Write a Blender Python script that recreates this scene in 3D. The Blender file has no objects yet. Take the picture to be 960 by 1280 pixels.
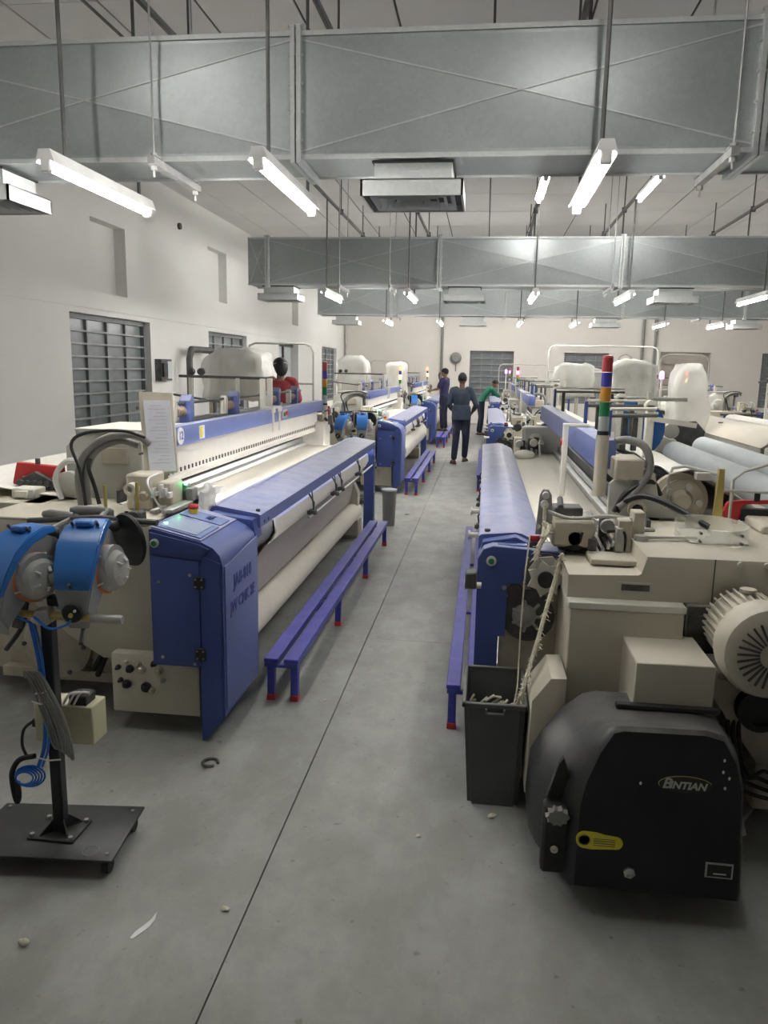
import bpy, bmesh, math, random
from mathutils import Vector, Matrix, noise
random.seed(7)
PI=math.pi
C=bpy.context.scene.collection
# ---------------------------------------------------------------- camera, world, exposure
sc=bpy.context.scene
FPX=967.0
cam=bpy.data.cameras.new('camera'); cam.sensor_fit='VERTICAL'; cam.sensor_height=36; cam.lens=FPX/1280*36
cam.clip_start=.05; cam.clip_end=200
camo=bpy.data.objects.new('camera',cam); C.objects.link(camo)
_y=Vector((127,177,-FPX)).normalized(); _u=Vector((95,5218,FPX)); _u=(_u-_y*_u.dot(_y)).normalized(); _x=_y.cross(_u)
camo.matrix_world=Matrix(((*_x,0),(*_y,0),(*_u,1.8),(0,0,0,1)))
sc.camera=camo
w=bpy.data.worlds.new('world'); sc.world=w; w.use_nodes=True
w.node_tree.nodes['Background'].inputs[0].default_value=(.5,.55,.6,1); w.node_tree.nodes['Background'].inputs[1].default_value=.02
sc.view_settings.view_transform='Standard'; sc.view_settings.look='None'; sc.view_settings.gamma=1
sc.view_settings.exposure=1.82
TUBE=26.0          # emission of the fluorescent tubes
LEDS=60.0           # emission of the cloth lamps on the looms
# ---------------------------------------------------------------- materials
def mat(name,col,rough=.5,metal=0,var=.08,scale=6,bump=0,bscale=60,emit=None,es=0,alpha=1,coat=0,spec=.5,dust=0):
    m=bpy.data.materials.new(name); m.use_nodes=True; nt=m.node_tree; b=nt.nodes['Principled BSDF']
    b.inputs['Roughness'].default_value=rough; b.inputs['Metallic'].default_value=metal
    b.inputs['Specular IOR Level'].default_value=spec; b.inputs['Coat Weight'].default_value=coat
    tc=nt.nodes.new('ShaderNodeTexCoord'); n=nt.nodes.new('ShaderNodeTexNoise'); n.inputs['Scale'].default_value=scale; n.inputs['Detail'].default_value=5
    nt.links.new(tc.outputs['Object'],n.inputs['Vector'])
    r=nt.nodes.new('ShaderNodeValToRGB'); r.color_ramp.elements[0].position=.3; r.color_ramp.elements[1].position=.7
    r.color_ramp.elements[0].color=(*[c*(1-var) for c in col],1); r.color_ramp.elements[1].color=(*[min(1,c*(1+var)) for c in col],1)
    nt.links.new(n.outputs['Fac'],r.inputs['Fac'])
    out=r.outputs['Color']
    if dust:
        g=nt.nodes.new('ShaderNodeNewGeometry'); sx=nt.nodes.new('ShaderNodeSeparateXYZ'); nt.links.new(g.outputs['Normal'],sx.inputs[0])
        n2=nt.nodes.new('ShaderNodeTexNoise'); n2.inputs['Scale'].default_value=9; n2.inputs['Detail'].default_value=6; nt.links.new(tc.outputs['Object'],n2.inputs['Vector'])
        mu=nt.nodes.new('ShaderNodeMath'); mu.operation='MULTIPLY'; mu.use_clamp=True; nt.links.new(sx.outputs['Z'],mu.inputs[0]); nt.links.new(n2.outputs['Fac'],mu.inputs[1])
        m2=nt.nodes.new('ShaderNodeMath'); m2.operation='MULTIPLY'; m2.use_clamp=True; m2.inputs[1].default_value=dust; nt.links.new(mu.outputs[0],m2.inputs[0])
        mx=nt.nodes.new('ShaderNodeMix'); mx.data_type='RGBA'; mx.inputs['B'].default_value=(.62,.60,.56,1)
        nt.links.new(m2.outputs[0],mx.inputs['Factor']); nt.links.new(out,mx.inputs['A']); out=mx.outputs['Result']
    nt.links.new(out,b.inputs['Base Color'])
    if bump:
        n3=nt.nodes.new('ShaderNodeTexNoise'); n3.inputs['Scale'].default_value=bscale; n3.inputs['Detail'].default_value=4; nt.links.new(tc.outputs['Object'],n3.inputs['Vector'])
        bp=nt.nodes.new('ShaderNodeBump'); bp.inputs['Strength'].default_value=bump; bp.inputs['Distance'].default_value=.01
        nt.links.new(n3.outputs['Fac'],bp.inputs['Height']); nt.links.new(bp.outputs[0],b.inputs['Normal'])
    if emit: b.inputs['Emission Color'].default_value=(*emit,1); b.inputs['Emission Strength'].default_value=es
    if alpha<1: b.inputs['Alpha'].default_value=alpha
    return m
def node(m,t): return m.node_tree.nodes.new(t)
M={}
def mk(k,*a,**kw): M[k]=mat(k,*a,**kw)
mk('wall',(.76,.75,.725),.85,var=.035,scale=.8,bump=.05,bscale=25)
mk('wall_back',(.70,.665,.62),.85,var=.04,scale=.8,bump=.05)
mk('ceiling',(.76,.75,.73),.8,var=.05,scale=1.2)
mk('seam',(.09,.085,.08),.9)
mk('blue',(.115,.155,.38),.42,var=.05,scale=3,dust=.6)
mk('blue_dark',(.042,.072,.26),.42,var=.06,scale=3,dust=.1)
mk('bench_blue',(.05,.05,.37),.45,var=.12,scale=5,dust=.2)
mk('red',(.50,.03,.03),.5)
mk('cream',(.52,.48,.39),.5,var=.05,scale=3,dust=.3)
mk('cream_dirty',(.44,.40,.32),.6,var=.2,scale=7,dust=.3)
mk('cream_grey',(.50,.49,.45),.55,var=.1,scale=8,dust=.3)
mk('cloth',(.82,.78,.68),.9,var=.03,scale=14,bump=.15,bscale=300)
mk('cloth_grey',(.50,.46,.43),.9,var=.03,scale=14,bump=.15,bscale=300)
mk('warp',(.82,.80,.74),.9,var=.05,scale=30)
mk('tube_grey',(.56,.60,.62),.6,var=.05,scale=4)
mk('steel',(.55,.55,.54),.32,1,var=.1,scale=20)
mk('steel_dull',(.42,.42,.41),.5,.8,var=.15,scale=15,dust=.3)
mk('iron',(.10,.10,.10),.55,.5,var=.3,scale=12)
mk('rod',(.13,.13,.125),.6,.4,var=.25,scale=8)
mk('black',(.014,.016,.018),.45,var=.2,scale=6,dust=.08)
mk('black_dusty',(.012,.014,.017),.42,var=.3,scale=4,dust=.3,spec=.35)
mk('rubber',(.02,.02,.02),.7)
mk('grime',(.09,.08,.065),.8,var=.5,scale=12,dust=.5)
mk('feeder_blue',(.03,.18,.56),.32,var=.04,coat=.2)
mk('feeder_grey',(.30,.31,.31),.45,var=.05)
mk('orange',(.75,.20,.05),.4)
mk('yellow',(.72,.62,.04),.45)
mk('brass',(.55,.44,.16),.4,.6,var=.2)
mk('box_cream',(.56,.54,.36),.55,dust=.2)
mk('cable_blue',(.01,.16,.65),.45)
mk('cable_grey',(.22,.22,.21),.5)
mk('cable_white',(.7,.7,.68),.6)
mk('bin',(.085,.09,.09),.5,var=.1,scale=5,dust=.25)
mk('bin_inside',(.02,.022,.024),.6)
mk('yarn',(.66,.62,.50),.95,var=.15,scale=60,bump=.4,bscale=120)
mk('spool',(.36,.27,.21),.7,var=.15,scale=30)
mk('paper',(.82,.82,.88),.8,var=.02,scale=8)
mk('board',(.56,.52,.42),.7,var=.1,scale=6)
mk('ink',(.55,.55,.66),.8)
mk('plate_blue',(.20,.26,.48),.25,var=.05)
mk('lcd',(.32,.38,.52),.15,var=.05)
mk('letter_blue',(.035,.05,.26),.5)
mk('white',(.78,.78,.76),.5)
mk('light_cream',(.66,.64,.57),.55,var=.04)
mk('duct_in',(.05,.05,.05),.9)
mk('pane',(.20,.225,.235),.22,var=.3,scale=3,spec=.6)
mk('window_bar',(.19,.20,.205),.6,var=.2,scale=5)
mk('window_bar_light',(.30,.31,.315),.6,var=.2,scale=5)
mk('shutter',(.43,.39,.34),.7,var=.1,scale=4)
mk('skin',(.16,.085,.055),.55)
mk('skin_light',(.28,.16,.11),.55)
mk('hair',(.012,.011,.012),.6,bump=.4,bscale=90)
mk('denim',(.045,.065,.095),.85,var=.18,scale=14,bump=.3,bscale=20)
mk('navy',(.022,.026,.055),.85,var=.15,scale=12)
mk('purple_shirt',(.055,.05,.13),.85,var=.1)
mk('green_shirt',(.02,.22,.13),.8,var=.1)
mk('red_shirt',(.36,.045,.06),.85,var=.12,scale=12)
mk('sandal',(.03,.025,.022),.7)
mk('lintpile',(.60,.57,.47),.95,var=.1,bump=.5)
mk('film_white',(.7,.7,.7),.4)
for k,c in (('sig_red',(.42,.05,.06)),('sig_blue',(.06,.05,.38)),('sig_amber',(.62,.28,.03)),('sig_green',(.015,.22,.09)),('sig_clear',(.42,.46,.44))): mk(k,c,.3,coat=.3)
mk('tube',(1,1,1),.5,emit=(1,.98,.94),es=TUBE)
mk('cloth_lamp',(1,1,1),.5,emit=(1,.95,.85),es=LEDS)
mk('glow_violet',(.5,.2,.9),.4,emit=(.45,.12,1),es=2.5)
mk('glow_pink',(1,.3,.4),.4,emit=(1,.2,.35),es=2.5)
mk('glow_amber',(1,.6,.2),.4,emit=(1,.45,.1),es=2.5)
mk('glow_red',(1,.2,.1),.4,emit=(1,.1,.04),es=2.5)
mk('glow_green',(.1,1,.4),.4,emit=(.1,1,.35),es=5)
mk('film',(.80,.80,.75),.4,var=.1,scale=3,bump=.6,bscale=7,alpha=.52)
mk('clear',(.7,.69,.62),.2,alpha=.35)
# concrete
def concrete(name,base):
    m=mat(name,base,.62,var=.10,scale=1.3,bump=.06,bscale=40); nt=m.node_tree; b=nt.nodes['Principled BSDF']
    tc=node(m,'ShaderNodeTexCoord'); n=node(m,'ShaderNodeTexNoise'); n.inputs['Scale'].default_value=3.5; n.inputs['Detail'].default_value=9; n.inputs['Roughness'].default_value=.7
    mp=node(m,'ShaderNodeMapping'); mp.inputs['Scale'].default_value=(1.4,.9,1); nt.links.new(tc.outputs['Object'],mp.inputs[0]); nt.links.new(mp.outputs[0],n.inputs['Vector'])
    r=node(m,'ShaderNodeValToRGB'); r.color_ramp.elements[0].position=.42; r.color_ramp.elements[0].color=(.78,.77,.74,1); r.color_ramp.elements[1].position=.62; r.color_ramp.elements[1].color=(1.05,1.05,1.05,1)
    nt.links.new(n.outputs['Fac'],r.inputs['Fac'])
    v=node(m,'ShaderNodeTexNoise'); v.inputs['Scale'].default_value=26; v.inputs['Detail'].default_value=2; nt.links.new(tc.outputs['Object'],v.inputs['Vector'])
    r2=node(m,'ShaderNodeValToRGB'); r2.color_ramp.elements[0].position=.24; r2.color_ramp.elements[0].color=(.55,.54,.5,1); r2.color_ramp.elements[1].position=.32; r2.color_ramp.elements[1].color=(1,1,1,1)
    nt.links.new(v.outputs['Fac'],r2.inputs['Fac'])
    old=b.inputs['Base Color'].links[0].from_socket
    for f in (r,r2):
        mx=node(m,'ShaderNodeMix'); mx.data_type='RGBA'; mx.blend_type='MULTIPLY'; mx.inputs['Factor'].default_value=.8
        nt.links.new(old,mx.inputs['A']); nt.links.new(f.outputs['Color'],mx.inputs['B']); old=mx.outputs['Result']
    nt.links.new(old,b.inputs['Base Color']); return m
M['floor']=concrete('floor',(.30,.305,.29))
# galvanised sheet with spangle
def galv(name,base,rough=.38,metal=.85):
    m=mat(name,base,rough,metal,var=.1,scale=1.1); nt=m.node_tree; b=nt.nodes['Principled BSDF']
    tc=node(m,'ShaderNodeTexCoord'); v=node(m,'ShaderNodeTexVoronoi'); v.inputs['Scale'].default_value=45; nt.links.new(tc.outputs['Object'],v.inputs['Vector'])
    n=node(m,'ShaderNodeTexNoise'); n.inputs['Scale'].default_value=2.2; n.inputs['Detail'].default_value=6; nt.links.new(tc.outputs['Object'],n.inputs['Vector'])
    hs=node(m,'ShaderNodeSeparateColor'); nt.links.new(v.outputs['Color'],hs.inputs[0])
    mr=node(m,'ShaderNodeMapRange'); mr.inputs['To Min'].default_value=.96; mr.inputs['To Max'].default_value=1.04; nt.links.new(hs.outputs[0],mr.inputs[0])
    mx=node(m,'ShaderNodeMix'); mx.data_type='RGBA'; mx.blend_type='MULTIPLY'; mx.inputs['Factor'].default_value=1
    nt.links.new(b.inputs['Base Color'].links[0].from_socket,mx.inputs['A']); nt.links.new(mr.outputs[0],mx.inputs['B']); nt.links.new(mx.outputs['Result'],b.inputs['Base Color'])
    m2=node(m,'ShaderNodeMapRange'); m2.inputs['To Min'].default_value=rough-.08; m2.inputs['To Max'].default_value=rough+.14; nt.links.new(n.outputs['Fac'],m2.inputs[0]); nt.links.new(m2.outputs[0],b.inputs['Roughness'])
    return m
M['galv']=galv('galv',(.42,.45,.455),.42,.68); M['galv_light']=galv('galv_light',(.58,.60,.59),.5,.45)
# ---------------------------------------------------------------- mesh helpers
def V(*a): return Vector(a)
def catmull(pts,n=5):
    p=[Vector(q) for q in pts]
    if len(p)<3: return p
    p=[p[0]*2-p[1]]+p+[p[-1]*2-p[-2]]; out=[]
    for i in range(1,len(p)-2):
        for k in range(n):
            t=k/n; a,b,c,d=p[i-1:i+3]
            out.append(.5*((2*b)+(c-a)*t+(2*a-5*b+4*c-d)*t*t+(3*b-a-3*c+d)*t**3))
    out.append(p[-2]); return out
SPLIT={'end_cap','tensioner','rail_drop','foot','door_stile','creel_post','yarn_arm','reed_clamp','clamp_block','valve','centre_post','rail_post','side_pin','bolt','screw','button','guide_wheel','nut','brass_post','key','lid_screw','nose_pin','gusset','foot_bolt','black_hose','caster','guide_pad','rivet','housing_bolt','recess_rib','drum_boss','paint_fleck','connector','junction_box'}
class MB:
    def __init__(s,T=None): s.bm=bmesh.new(); s.T=T
    def _box(s,pts,bev,seg=2):
        vs=[s.bm.verts.new(p) for p in pts]
        fs=[s.bm.faces.new([vs[i] for i in f]) for f in ((0,1,3,2),(4,6,7,5),(0,4,5,1),(2,3,7,6),(0,2,6,4),(1,5,7,3))]
        if bev:
            es=set(e for f in fs for e in f.edges); bmesh.ops.bevel(s.bm,geom=list(es),offset=bev,segments=seg,affect='EDGES',profile=.5)
    def box(s,x0,x1,y0,y1,z0,z1,bev=0,seg=1):
        s._box([(x,y,z) for x in (x0,x1) for y in (y0,y1) for z in (z0,z1)],bev,seg); return s
    def obox(s,c,sx,sy,sz,rot,bev=0):   # oriented box, rot = Matrix 3x3
        s._box([Vector(c)+rot@Vector((x*sx/2,y*sy/2,z*sz/2)) for x in (-1,1) for y in (-1,1) for z in (-1,1)],bev,1); return s
    def bar(s,a,b,w,h,up=(0,0,1),bev=0):
        a=Vector(a);b=Vector(b);d=(b-a);L=d.length;d.normalize();u=Vector(up)
        if abs(u.dot(d))>.98:u=Vector((1,0,0))
        r=d.cross(u).normalized();u=r.cross(d)
        return s.obox((a+b)/2,w,L,h,Matrix((r,d,u)).transposed(),bev)
    def ring(s,c,r,ax,u,n):
        v=ax.cross(u); return [s.bm.verts.new(c+u*(r*math.cos(2*PI*i/n))+v*(r*math.sin(2*PI*i/n))) for i in range(n)]
    def _bridge(s,a,b):
        n=len(a)
        for i in range(n): s.bm.faces.new((a[i],a[(i+1)%n],b[(i+1)%n],b[i]))
    def tube(s,pts,r,n=8,smooth=0,cap=True):
        p=catmull(pts,smooth) if smooth else [Vector(q) for q in pts]
        t=(p[1]-p[0]).normalized(); u=t.orthogonal().normalized(); prev=None; N=len(p)
        for i,q in enumerate(p):
            tt=((p[min(i+1,N-1)]-p[max(i-1,0)])); tt=tt.normalized() if tt.length>1e-9 else t
            u=(u-tt*u.dot(tt)); u=u.normalized() if u.length>1e-6 else tt.orthogonal().normalized()
            rr=r(i/(N-1)) if callable(r) else r
            ring=s.ring(q,rr,tt,u,n)
            if prev: s._bridge(prev,ring)
            elif cap: s.bm.faces.new(ring[::-1])
            prev=ring
        if cap: s.bm.faces.new(prev)
        return s
    def cyl(s,a,b,r,n=16,r2=None): 
        r2=r if r2 is None else r2; return s.tube([a,b],lambda t:r+(r2-r)*t,n)
    def lathe(s,prof,c,ax=(0,0,1),n=24):  # prof [(r,h)], closed with caps
        ax=Vector(ax).normalized(); u=ax.orthogonal().normalized(); c=Vector(c); prev=None
        for i,(r,h) in enumerate(prof):
            ring=s.ring(c+ax*h,max(r,1e-4),ax,u,n)
            if prev: s._bridge(prev,ring)
            else: s.bm.faces.new(ring[::-1])
            prev=ring
        s.bm.faces.new(prev); return s
    def prism(s,poly,axis,a,b,bev=0,seg=2):  # poly 2d in the other two axes order (x,y,z without axis)
        def P(q,h): return (h,q[0],q[1]) if axis==0 else ((q[0],h,q[1]) if axis==1 else (q[0],q[1],h))
        A=[s.bm.verts.new(P(q,a)) for q in poly]; B=[s.bm.verts.new(P(q,b)) for q in poly]
        f1=s.bm.faces.new(A); f2=s.bm.faces.new(B[::-1]); n=len(poly); fs=[f1,f2]
        for i in range(n): fs.append(s.bm.faces.new((A[(i+1)%n],A[i],B[i],B[(i+1)%n])))
        if bev:
            es=set(e for f in (f1,f2) for e in f.edges); bmesh.ops.bevel(s.bm,geom=list(es),offset=bev,segments=seg,affect='EDGES',profile=.5)
        return s
    def sheet(s,prof,y0,y1,th=.004,ny=1,wav=0):  # (x,z) profile swept along y with thickness
        n=len(prof); q=[Vector((a,0,b)) for a,b in prof]; off=[]
        for i in range(n):
            d=(q[min(i+1,n-1)]-q[max(i-1,0)]).normalized(); off.append(Vector((-d.z,0,d.x))*th)
        rows=[]
        for j in range(ny+1):
            y=y0+(y1-y0)*j/ny; r=[]
            for i in range(n):
                w=Vector((0,0,wav*math.sin(j*2.1+i))) ; r.append((s.bm.verts.new(q[i]+Vector((0,y,0))+w),s.bm.verts.new(q[i]+off[i]+Vector((0,y,0))+w)))
            rows.append(r)
        for j in range(ny):
            for i in range(n-1):
                a,b,c,d=rows[j][i],rows[j][i+1],rows[j+1][i+1],rows[j+1][i]
                s.bm.faces.new((a[0],b[0],c[0],d[0])); s.bm.faces.new((a[1],d[1],c[1],b[1]))
        for j in range(ny):
            for i in (0,n-1):
                a,d=rows[j][i],rows[j+1][i]; s.bm.faces.new((a[0],d[0],d[1],a[1]))
        for j in (0,ny):
            for i in range(n-1):
                a,b=rows[j][i],rows[j][i+1]; s.bm.faces.new((a[0],b[0],b[1],a[1]))
        return s
    def ball(s,c,rx,ry=None,rz=None,n=12,rot=None):
        ry=rx if ry is None else ry; rz=rx if rz is None else rz
        m=Matrix.Translation(Vector(c))@(rot.to_4x4() if rot else Matrix())@Matrix.Diagonal((rx,ry,rz,1))
        bmesh.ops.create_uvsphere(s.bm,u_segments=n,v_segments=max(6,n*2//3),radius=1,matrix=m); return s
    def build(s,name,m,parent=None,ang=38,kind=None,label=None):
        bm=s.bm
        if name in SPLIT and parent and not kind:
            bm.verts.index_update(); seen=set(); isl=[]
            for v in bm.verts:
                if v in seen: continue
                st=[v]; seen.add(v); cur=[]
                while st:
                    a=st.pop(); cur.append(a)
                    for e in a.link_edges:
                        b=e.other_vert(a)
                        if b not in seen: seen.add(b); st.append(b)
                isl.append(cur)
            if len(isl)>1:
                out=None
                for cur in isl:
                    q=MB(s.T); mp={v:q.bm.verts.new(v.co) for v in cur}
                    for f in {f for v in cur for f in v.link_faces}: q.bm.faces.new([mp[v] for v in f.verts])
                    o=q._fin(name,m,parent,ang,kind,label); out=out or o
                bm.free(); return out
        return s._fin(name,m,parent,ang,kind,label)
    def _fin(s,name,m,parent,ang,kind,label):
        bm=s.bm
        if s.T:
            for v in bm.verts: v.co=s.T(v.co)
        bmesh.ops.recalc_face_normals(bm,faces=bm.faces)
        if parent:
            o=org(parent)
            for v in bm.verts: v.co-=o
        me=bpy.data.meshes.new(name); bm.to_mesh(me); bm.free()
        me.materials.append(M[m] if isinstance(m,str) else m)
        for p in me.polygons: p.use_smooth=True
        me.set_sharp_from_angle(angle=math.radians(ang))
        ob=bpy.data.objects.new(name,me); C.objects.link(ob)
        if parent: ob.parent=parent
        if kind: ob['kind']=kind
        if label: ob['label']=label
        return ob
def org(o):
    v=Vector(o.location)
    while o.parent: o=o.parent; v+=Vector(o.location)
    return v
def tag(o,label,cat,group=None,kind=None):
    o['label']=label; o['category']=cat
    if group: o['group']=group
    if kind: o['kind']=kind
    return o
def thing(name,label,cat,loc,group=None,kind=None):
    o=bpy.data.objects.new(name,None); C.objects.link(o); o.location=loc; o.empty_display_size=.1
    return tag(o,label,cat,group,kind)
def single(mb,name,m,label,cat,loc,group=None,kind=None,ang=38):
    """one-mesh thing with its origin at loc"""
    for v in mb.bm.verts: v.co-=Vector(loc)
    o=mb.build(name,m,None,ang); o.location=loc
    return tag(o,label,cat,group,kind)
def copytree(o,parent=None):
    c=o.copy(); C.objects.link(c)
    if parent: c.parent=parent
    for ch in list(o.children): copytree(ch,c)
    return c
def dup(o,loc,label=None,group=None):
    c=copytree(o); c.location=loc
    if label: c['label']=label
    if group: c['group']=group
    return c
def piece(src,loc,parent=None,name=None):   # cheap repeat sharing mesh data
    c=src.copy(); C.objects.link(c); c.location=loc
    if parent: c.parent=parent
    return c
def text(body,size,m,name,parent,mw,ext=.001,shear=0,bold=0,spacing=1):
    cu=bpy.data.curves.new(name,'FONT'); cu.body=body; cu.size=size; cu.extrude=ext; cu.align_x='CENTER'; cu.align_y='CENTER'; cu.shear=shear; cu.offset=bold; cu.space_character=spacing; cu.resolution_u=2
    t=bpy.data.objects.new(name,cu); C.objects.link(t)
    me=bpy.data.meshes.new_from_object(t.evaluated_get(bpy.context.evaluated_depsgraph_get()))
    bpy.data.objects.remove(t)
    me.transform(Matrix.Translation(-org(parent))@mw); me.materials.clear(); me.materials.append(M[m])
    o=bpy.data.objects.new(name,me); C.objects.link(o); o.parent=parent; return o
def frame_mat(c,right,up):
    r=Vector(right).normalized(); u=Vector(up); u=(u-r*u.dot(r)).normalized(); n=r.cross(u)
    m=Matrix((r,u,n)).transposed().to_4x4(); m.translation=Vector(c); return m
# ================================================================= SETTING
LX=-4.9; BY=27.0; RX=11.0; FY=-2.6; CZ=4.45
def struct(mb,name,m,ang=38):
    o=mb.build(name,m,None,ang); o['kind']='structure'; return o
def wall_cells(mb,u0,u1,z0,z1,holes,put):
    us=sorted({u0,u1}|{h[0] for h in holes}|{h[1] for h in holes}); zs=sorted({z0,z1}|{h[2] for h in holes}|{h[3] for h in holes})
    for i in range(len(us)-1):
        j=0
        while j<len(zs)-1:
            def hole(jj):
                a=(us[i]+us[i+1])/2; b=(zs[jj]+zs[jj+1])/2
                return any(h[0]<a<h[1] and h[2]<b<h[3] for h in holes)
            if hole(j): j+=1; continue
            k=j
            while k+1<len(zs)-1 and not hole(k+1): k+=1
            put(us[i],us[i+1],zs[j],zs[k+1]); j=k+1
# floor: dark joint bed with cast slabs on it
f=struct(MB().box(LX-.3,RX+.3,FY-.3,BY+.3,-.3,-.012),'floor','seam')
xs=[LX,-.724,3.4,7.5,RX]; ys=[FY,.8,4.95,9.1,13.2,17.3,21.4,BY]
for i in range(len(xs)-1):
    for j in range(len(ys)-1):
        g=.003 if True else 0
        MB().box(xs[i]+g,xs[i+1]-g,ys[j]+g*.5,ys[j+1]-g*.5,-.05,0).build('floor_slab','floor',f)
# walls
winL=[(8.85,11.1,.75,2.4),(13.55,15.8,.75,2.4),(18.35,20.3,0,2.38),(23.3,25.6,.75,2.42)]
nich=[(9.45,10.4,2.69,3.58),(13.6,14.6,2.95,3.85),(19.2,20.3,2.85,3.8)]
m=MB(); wall_cells(m,FY-.3,BY,0,CZ,winL+nich,lambda a,b,c,d:m.box(LX-.3,LX,a,b,c,d))
for a,b,c,d in nich: m.box(LX-.32,LX-.16,a,b,c,d)
struct(m,'wall_left','wall')
winB=[(-.55,.93,.75,2.45),(2.6,4.05,.75,2.43),(5.7,7.3,.75,2.5),(8.9,10.5,.75,2.5)]
m=MB(); wall_cells(m,LX-.3,RX+.3,0,CZ,winB,lambda a,b,c,d:m.box(a,b,BY,BY+.3,c,d)); struct(m,'wall_back','wall_back')
struct(MB().box(RX,RX+.3,FY,BY,0,CZ),'wall_right','wall')
struct(MB().box(LX,RX,FY-.3,FY,0,CZ),'wall_front','wall')
# ceiling: dark bed, boards hung under it with open joints
ce=struct(MB().box(LX-.3,RX+.3,FY-.3,BY+.3,CZ+.012,CZ+.3),'ceiling','seam')
px0=-.04-.735*6; pw=.735; pl=1.32; first=None
cells=[(px0+i*pw,4.7+j*pl) for i in range(15) for j in range(13)]
for x,y in cells:
    if first is None: first=MB().box(.010,pw-.010,.006,pl-.006,0,.02).build('ceiling_board','ceiling',ce); first.location=(x,y,CZ)
    else: piece(first,(x,y,CZ),ce)
m=MB(); xe=px0+15*pw; ye=4.7+13*pl
m.box(LX,RX,FY,4.695,CZ,CZ+.02); m.box(LX,RX,ye,BY,CZ,CZ+.02); m.box(xe,RX,4.695,ye,CZ,CZ+.02); m.box(LX,px0,4.695,ye,CZ,CZ+.02)
m.build('ceiling_board','ceiling',ce)
# windows
wn=0
def window(axis,a,b,c,d,cols,rows,paneM='pane',barM='window_bar'):
    """steel louvre window set back in its opening; a..b along the wall, c..d height"""
    global wn; wn+=1
    base=LX-.13 if axis=='y' else BY+.13
    def bx(mb,u0,u1,n0,n1,z0,z1):   # n = distance behind wall face
        if axis=='y': mb.box(LX-n1,LX-n0,u0,u1,z0,z1)
        else: mb.box(u0,u1,BY+n0,BY+n1,z0,z1)
    m=MB(); t=.05
    bx(m,a,a+t,.08,.16,c,d); bx(m,b-t,b,.08,.16,c,d); bx(m,a,b,.08,.16,d-t,d); bx(m,a,b,.08,.16,c,c+t); bx(m,a,b,.19,.22,c,d)
    fr=m.build('window_%d'%wn,barM); fr['kind']='structure'
    w=(b-a-2*t)/cols; h=(d-c-2*t)/rows; src=None
    for i in range(cols):
        for j in range(rows):
            u=a+t+i*w; z=c+t+j*h
            if src is None:
                m=MB(); bx(m,u+.008,u+w-.008,.135,.15,z+.008,z+h-.008); src=m.build('pane',paneM,fr)
            else:
                c2=piece(src,(0,i*w,j*h) if axis=='y' else (i*w,0,j*h),fr)
                c2.rotation_euler=(0,0,0)
    for j in range(rows+1):
        m=MB(); z=c+t+j*h; bx(m,a,b,.085,.125,z-.012,z+.012); m.build('window_bar','window_bar_light' if barM=='window_bar' else barM,fr)
    for i in range(1,cols):
        m=MB(); u=a+t+i*w; bx(m,u-.014,u+.014,.1,.14,c,d); m.build('window_bar',barM,fr)
window('y',*winL[0],4,10); window('y',*winL[1],4,10)
window('y',*winL[3],4,10,'pane','window_bar_light')
window('x',*winB[0],4,8); window('x',*winB[1],4,8); window('x',*winB[2],1,5,'shutter','shutter'); window('x',*winB[3],4,8)
# doorway in the left wall with a half open steel leaf and grey curtain-like sheet behind
m=MB(); m.box(LX-.26,LX-.2,18.36,20.29,0,2.37); d1=m.build('door_1','tube_grey'); d1['kind']='structure'
for y in (18.4,18.75,19.35): MB().box(LX-.2,LX-.15,y,y+.06,0,2.36).build('door_stile','iron',d1)
MB().box(LX-.2,LX-.14,18.36,20.29,2.3,2.37).build('door_head','iron',d1)
# outdoor darkness behind windows is closed by the frames' back plates; plaster ledge line on left wall
struct(MB().box(LX,LX+.012,FY,BY,2.47,2.485),'trim_1','wall')
for i,(x) in enumerate((-4.87,)):
    struct(MB().cyl((x+.04,BY-.06,0),(x+.04,BY-.06,3.9),.03),'trim_2','steel_dull')
# wall fittings
t=thing('switch_box','dark open switch box on the left wall right of the nearest window','electrical box',(LX,11.5,1.72))
MB().box(LX,LX+.1,11.22,11.62,1.56,1.88).build('case','iron',t)
MB().box(LX+.1,LX+.112,11.44,11.6,1.59,1.85).build('door','tube_grey',t)
MB().box(LX+.1,LX+.13,11.25,11.4,1.62,1.82).build('breaker','black',t)
t=thing('pipe_arch','dark square pipe arch standing by the left wall, switch box to its left','pipe',(LX+.25,12.6,0))
MB().tube([(LX+.2,12.1,0),(LX+.2,12.1,1.9),(LX+.2,12.2,2.05),(LX+.2,13.1,2.05),(LX+.2,13.2,1.9),(LX+.2,13.2,0)],.055,8).build('pipe','rod',t)
for k,(y,z,l) in enumerate(((12.3,4.05,'small round cap on the left wall near the ceiling'),)):
    single(MB().cyl((LX,y,z-.1),(LX+.04,y,z-.1),.05),'wall_cap','seam',l,'cap',(LX,y,z))  # dark round cap fixed to the wall
single(MB().lathe([(.09,0),(.19,.03),(.19,.08),(.12,.14)],(-1.02,BY,2.2),(0,-1,0),20),'wall_fan','cable_grey','grey round wall fan on the back wall left of the middle window','fan',(-1.02,BY,2.2))
single(MB().cyl((-1.02,BY-.05,2.02),(-1.02,BY-.05,1.75),.02),'wall_conduit','cable_grey','short grey pipe hanging under the round fan on the back wall','pipe',(-1.02,BY-.05,1.75))
for k,(x,l) in enumerate(((-1.5,'grey vertical conduit on the back wall left of the middle window'),(5.1,'left one of two close grey conduits on the right half of the back wall'),(5.5,'right one of two close grey conduits on the right half of the back wall'))):
    single(MB().cyl((x,BY-.05,.3),(x,BY-.05,4.4),.045),'wall_conduit','cable_grey',l,'pipe',(x,BY-.05,.3))
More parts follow.
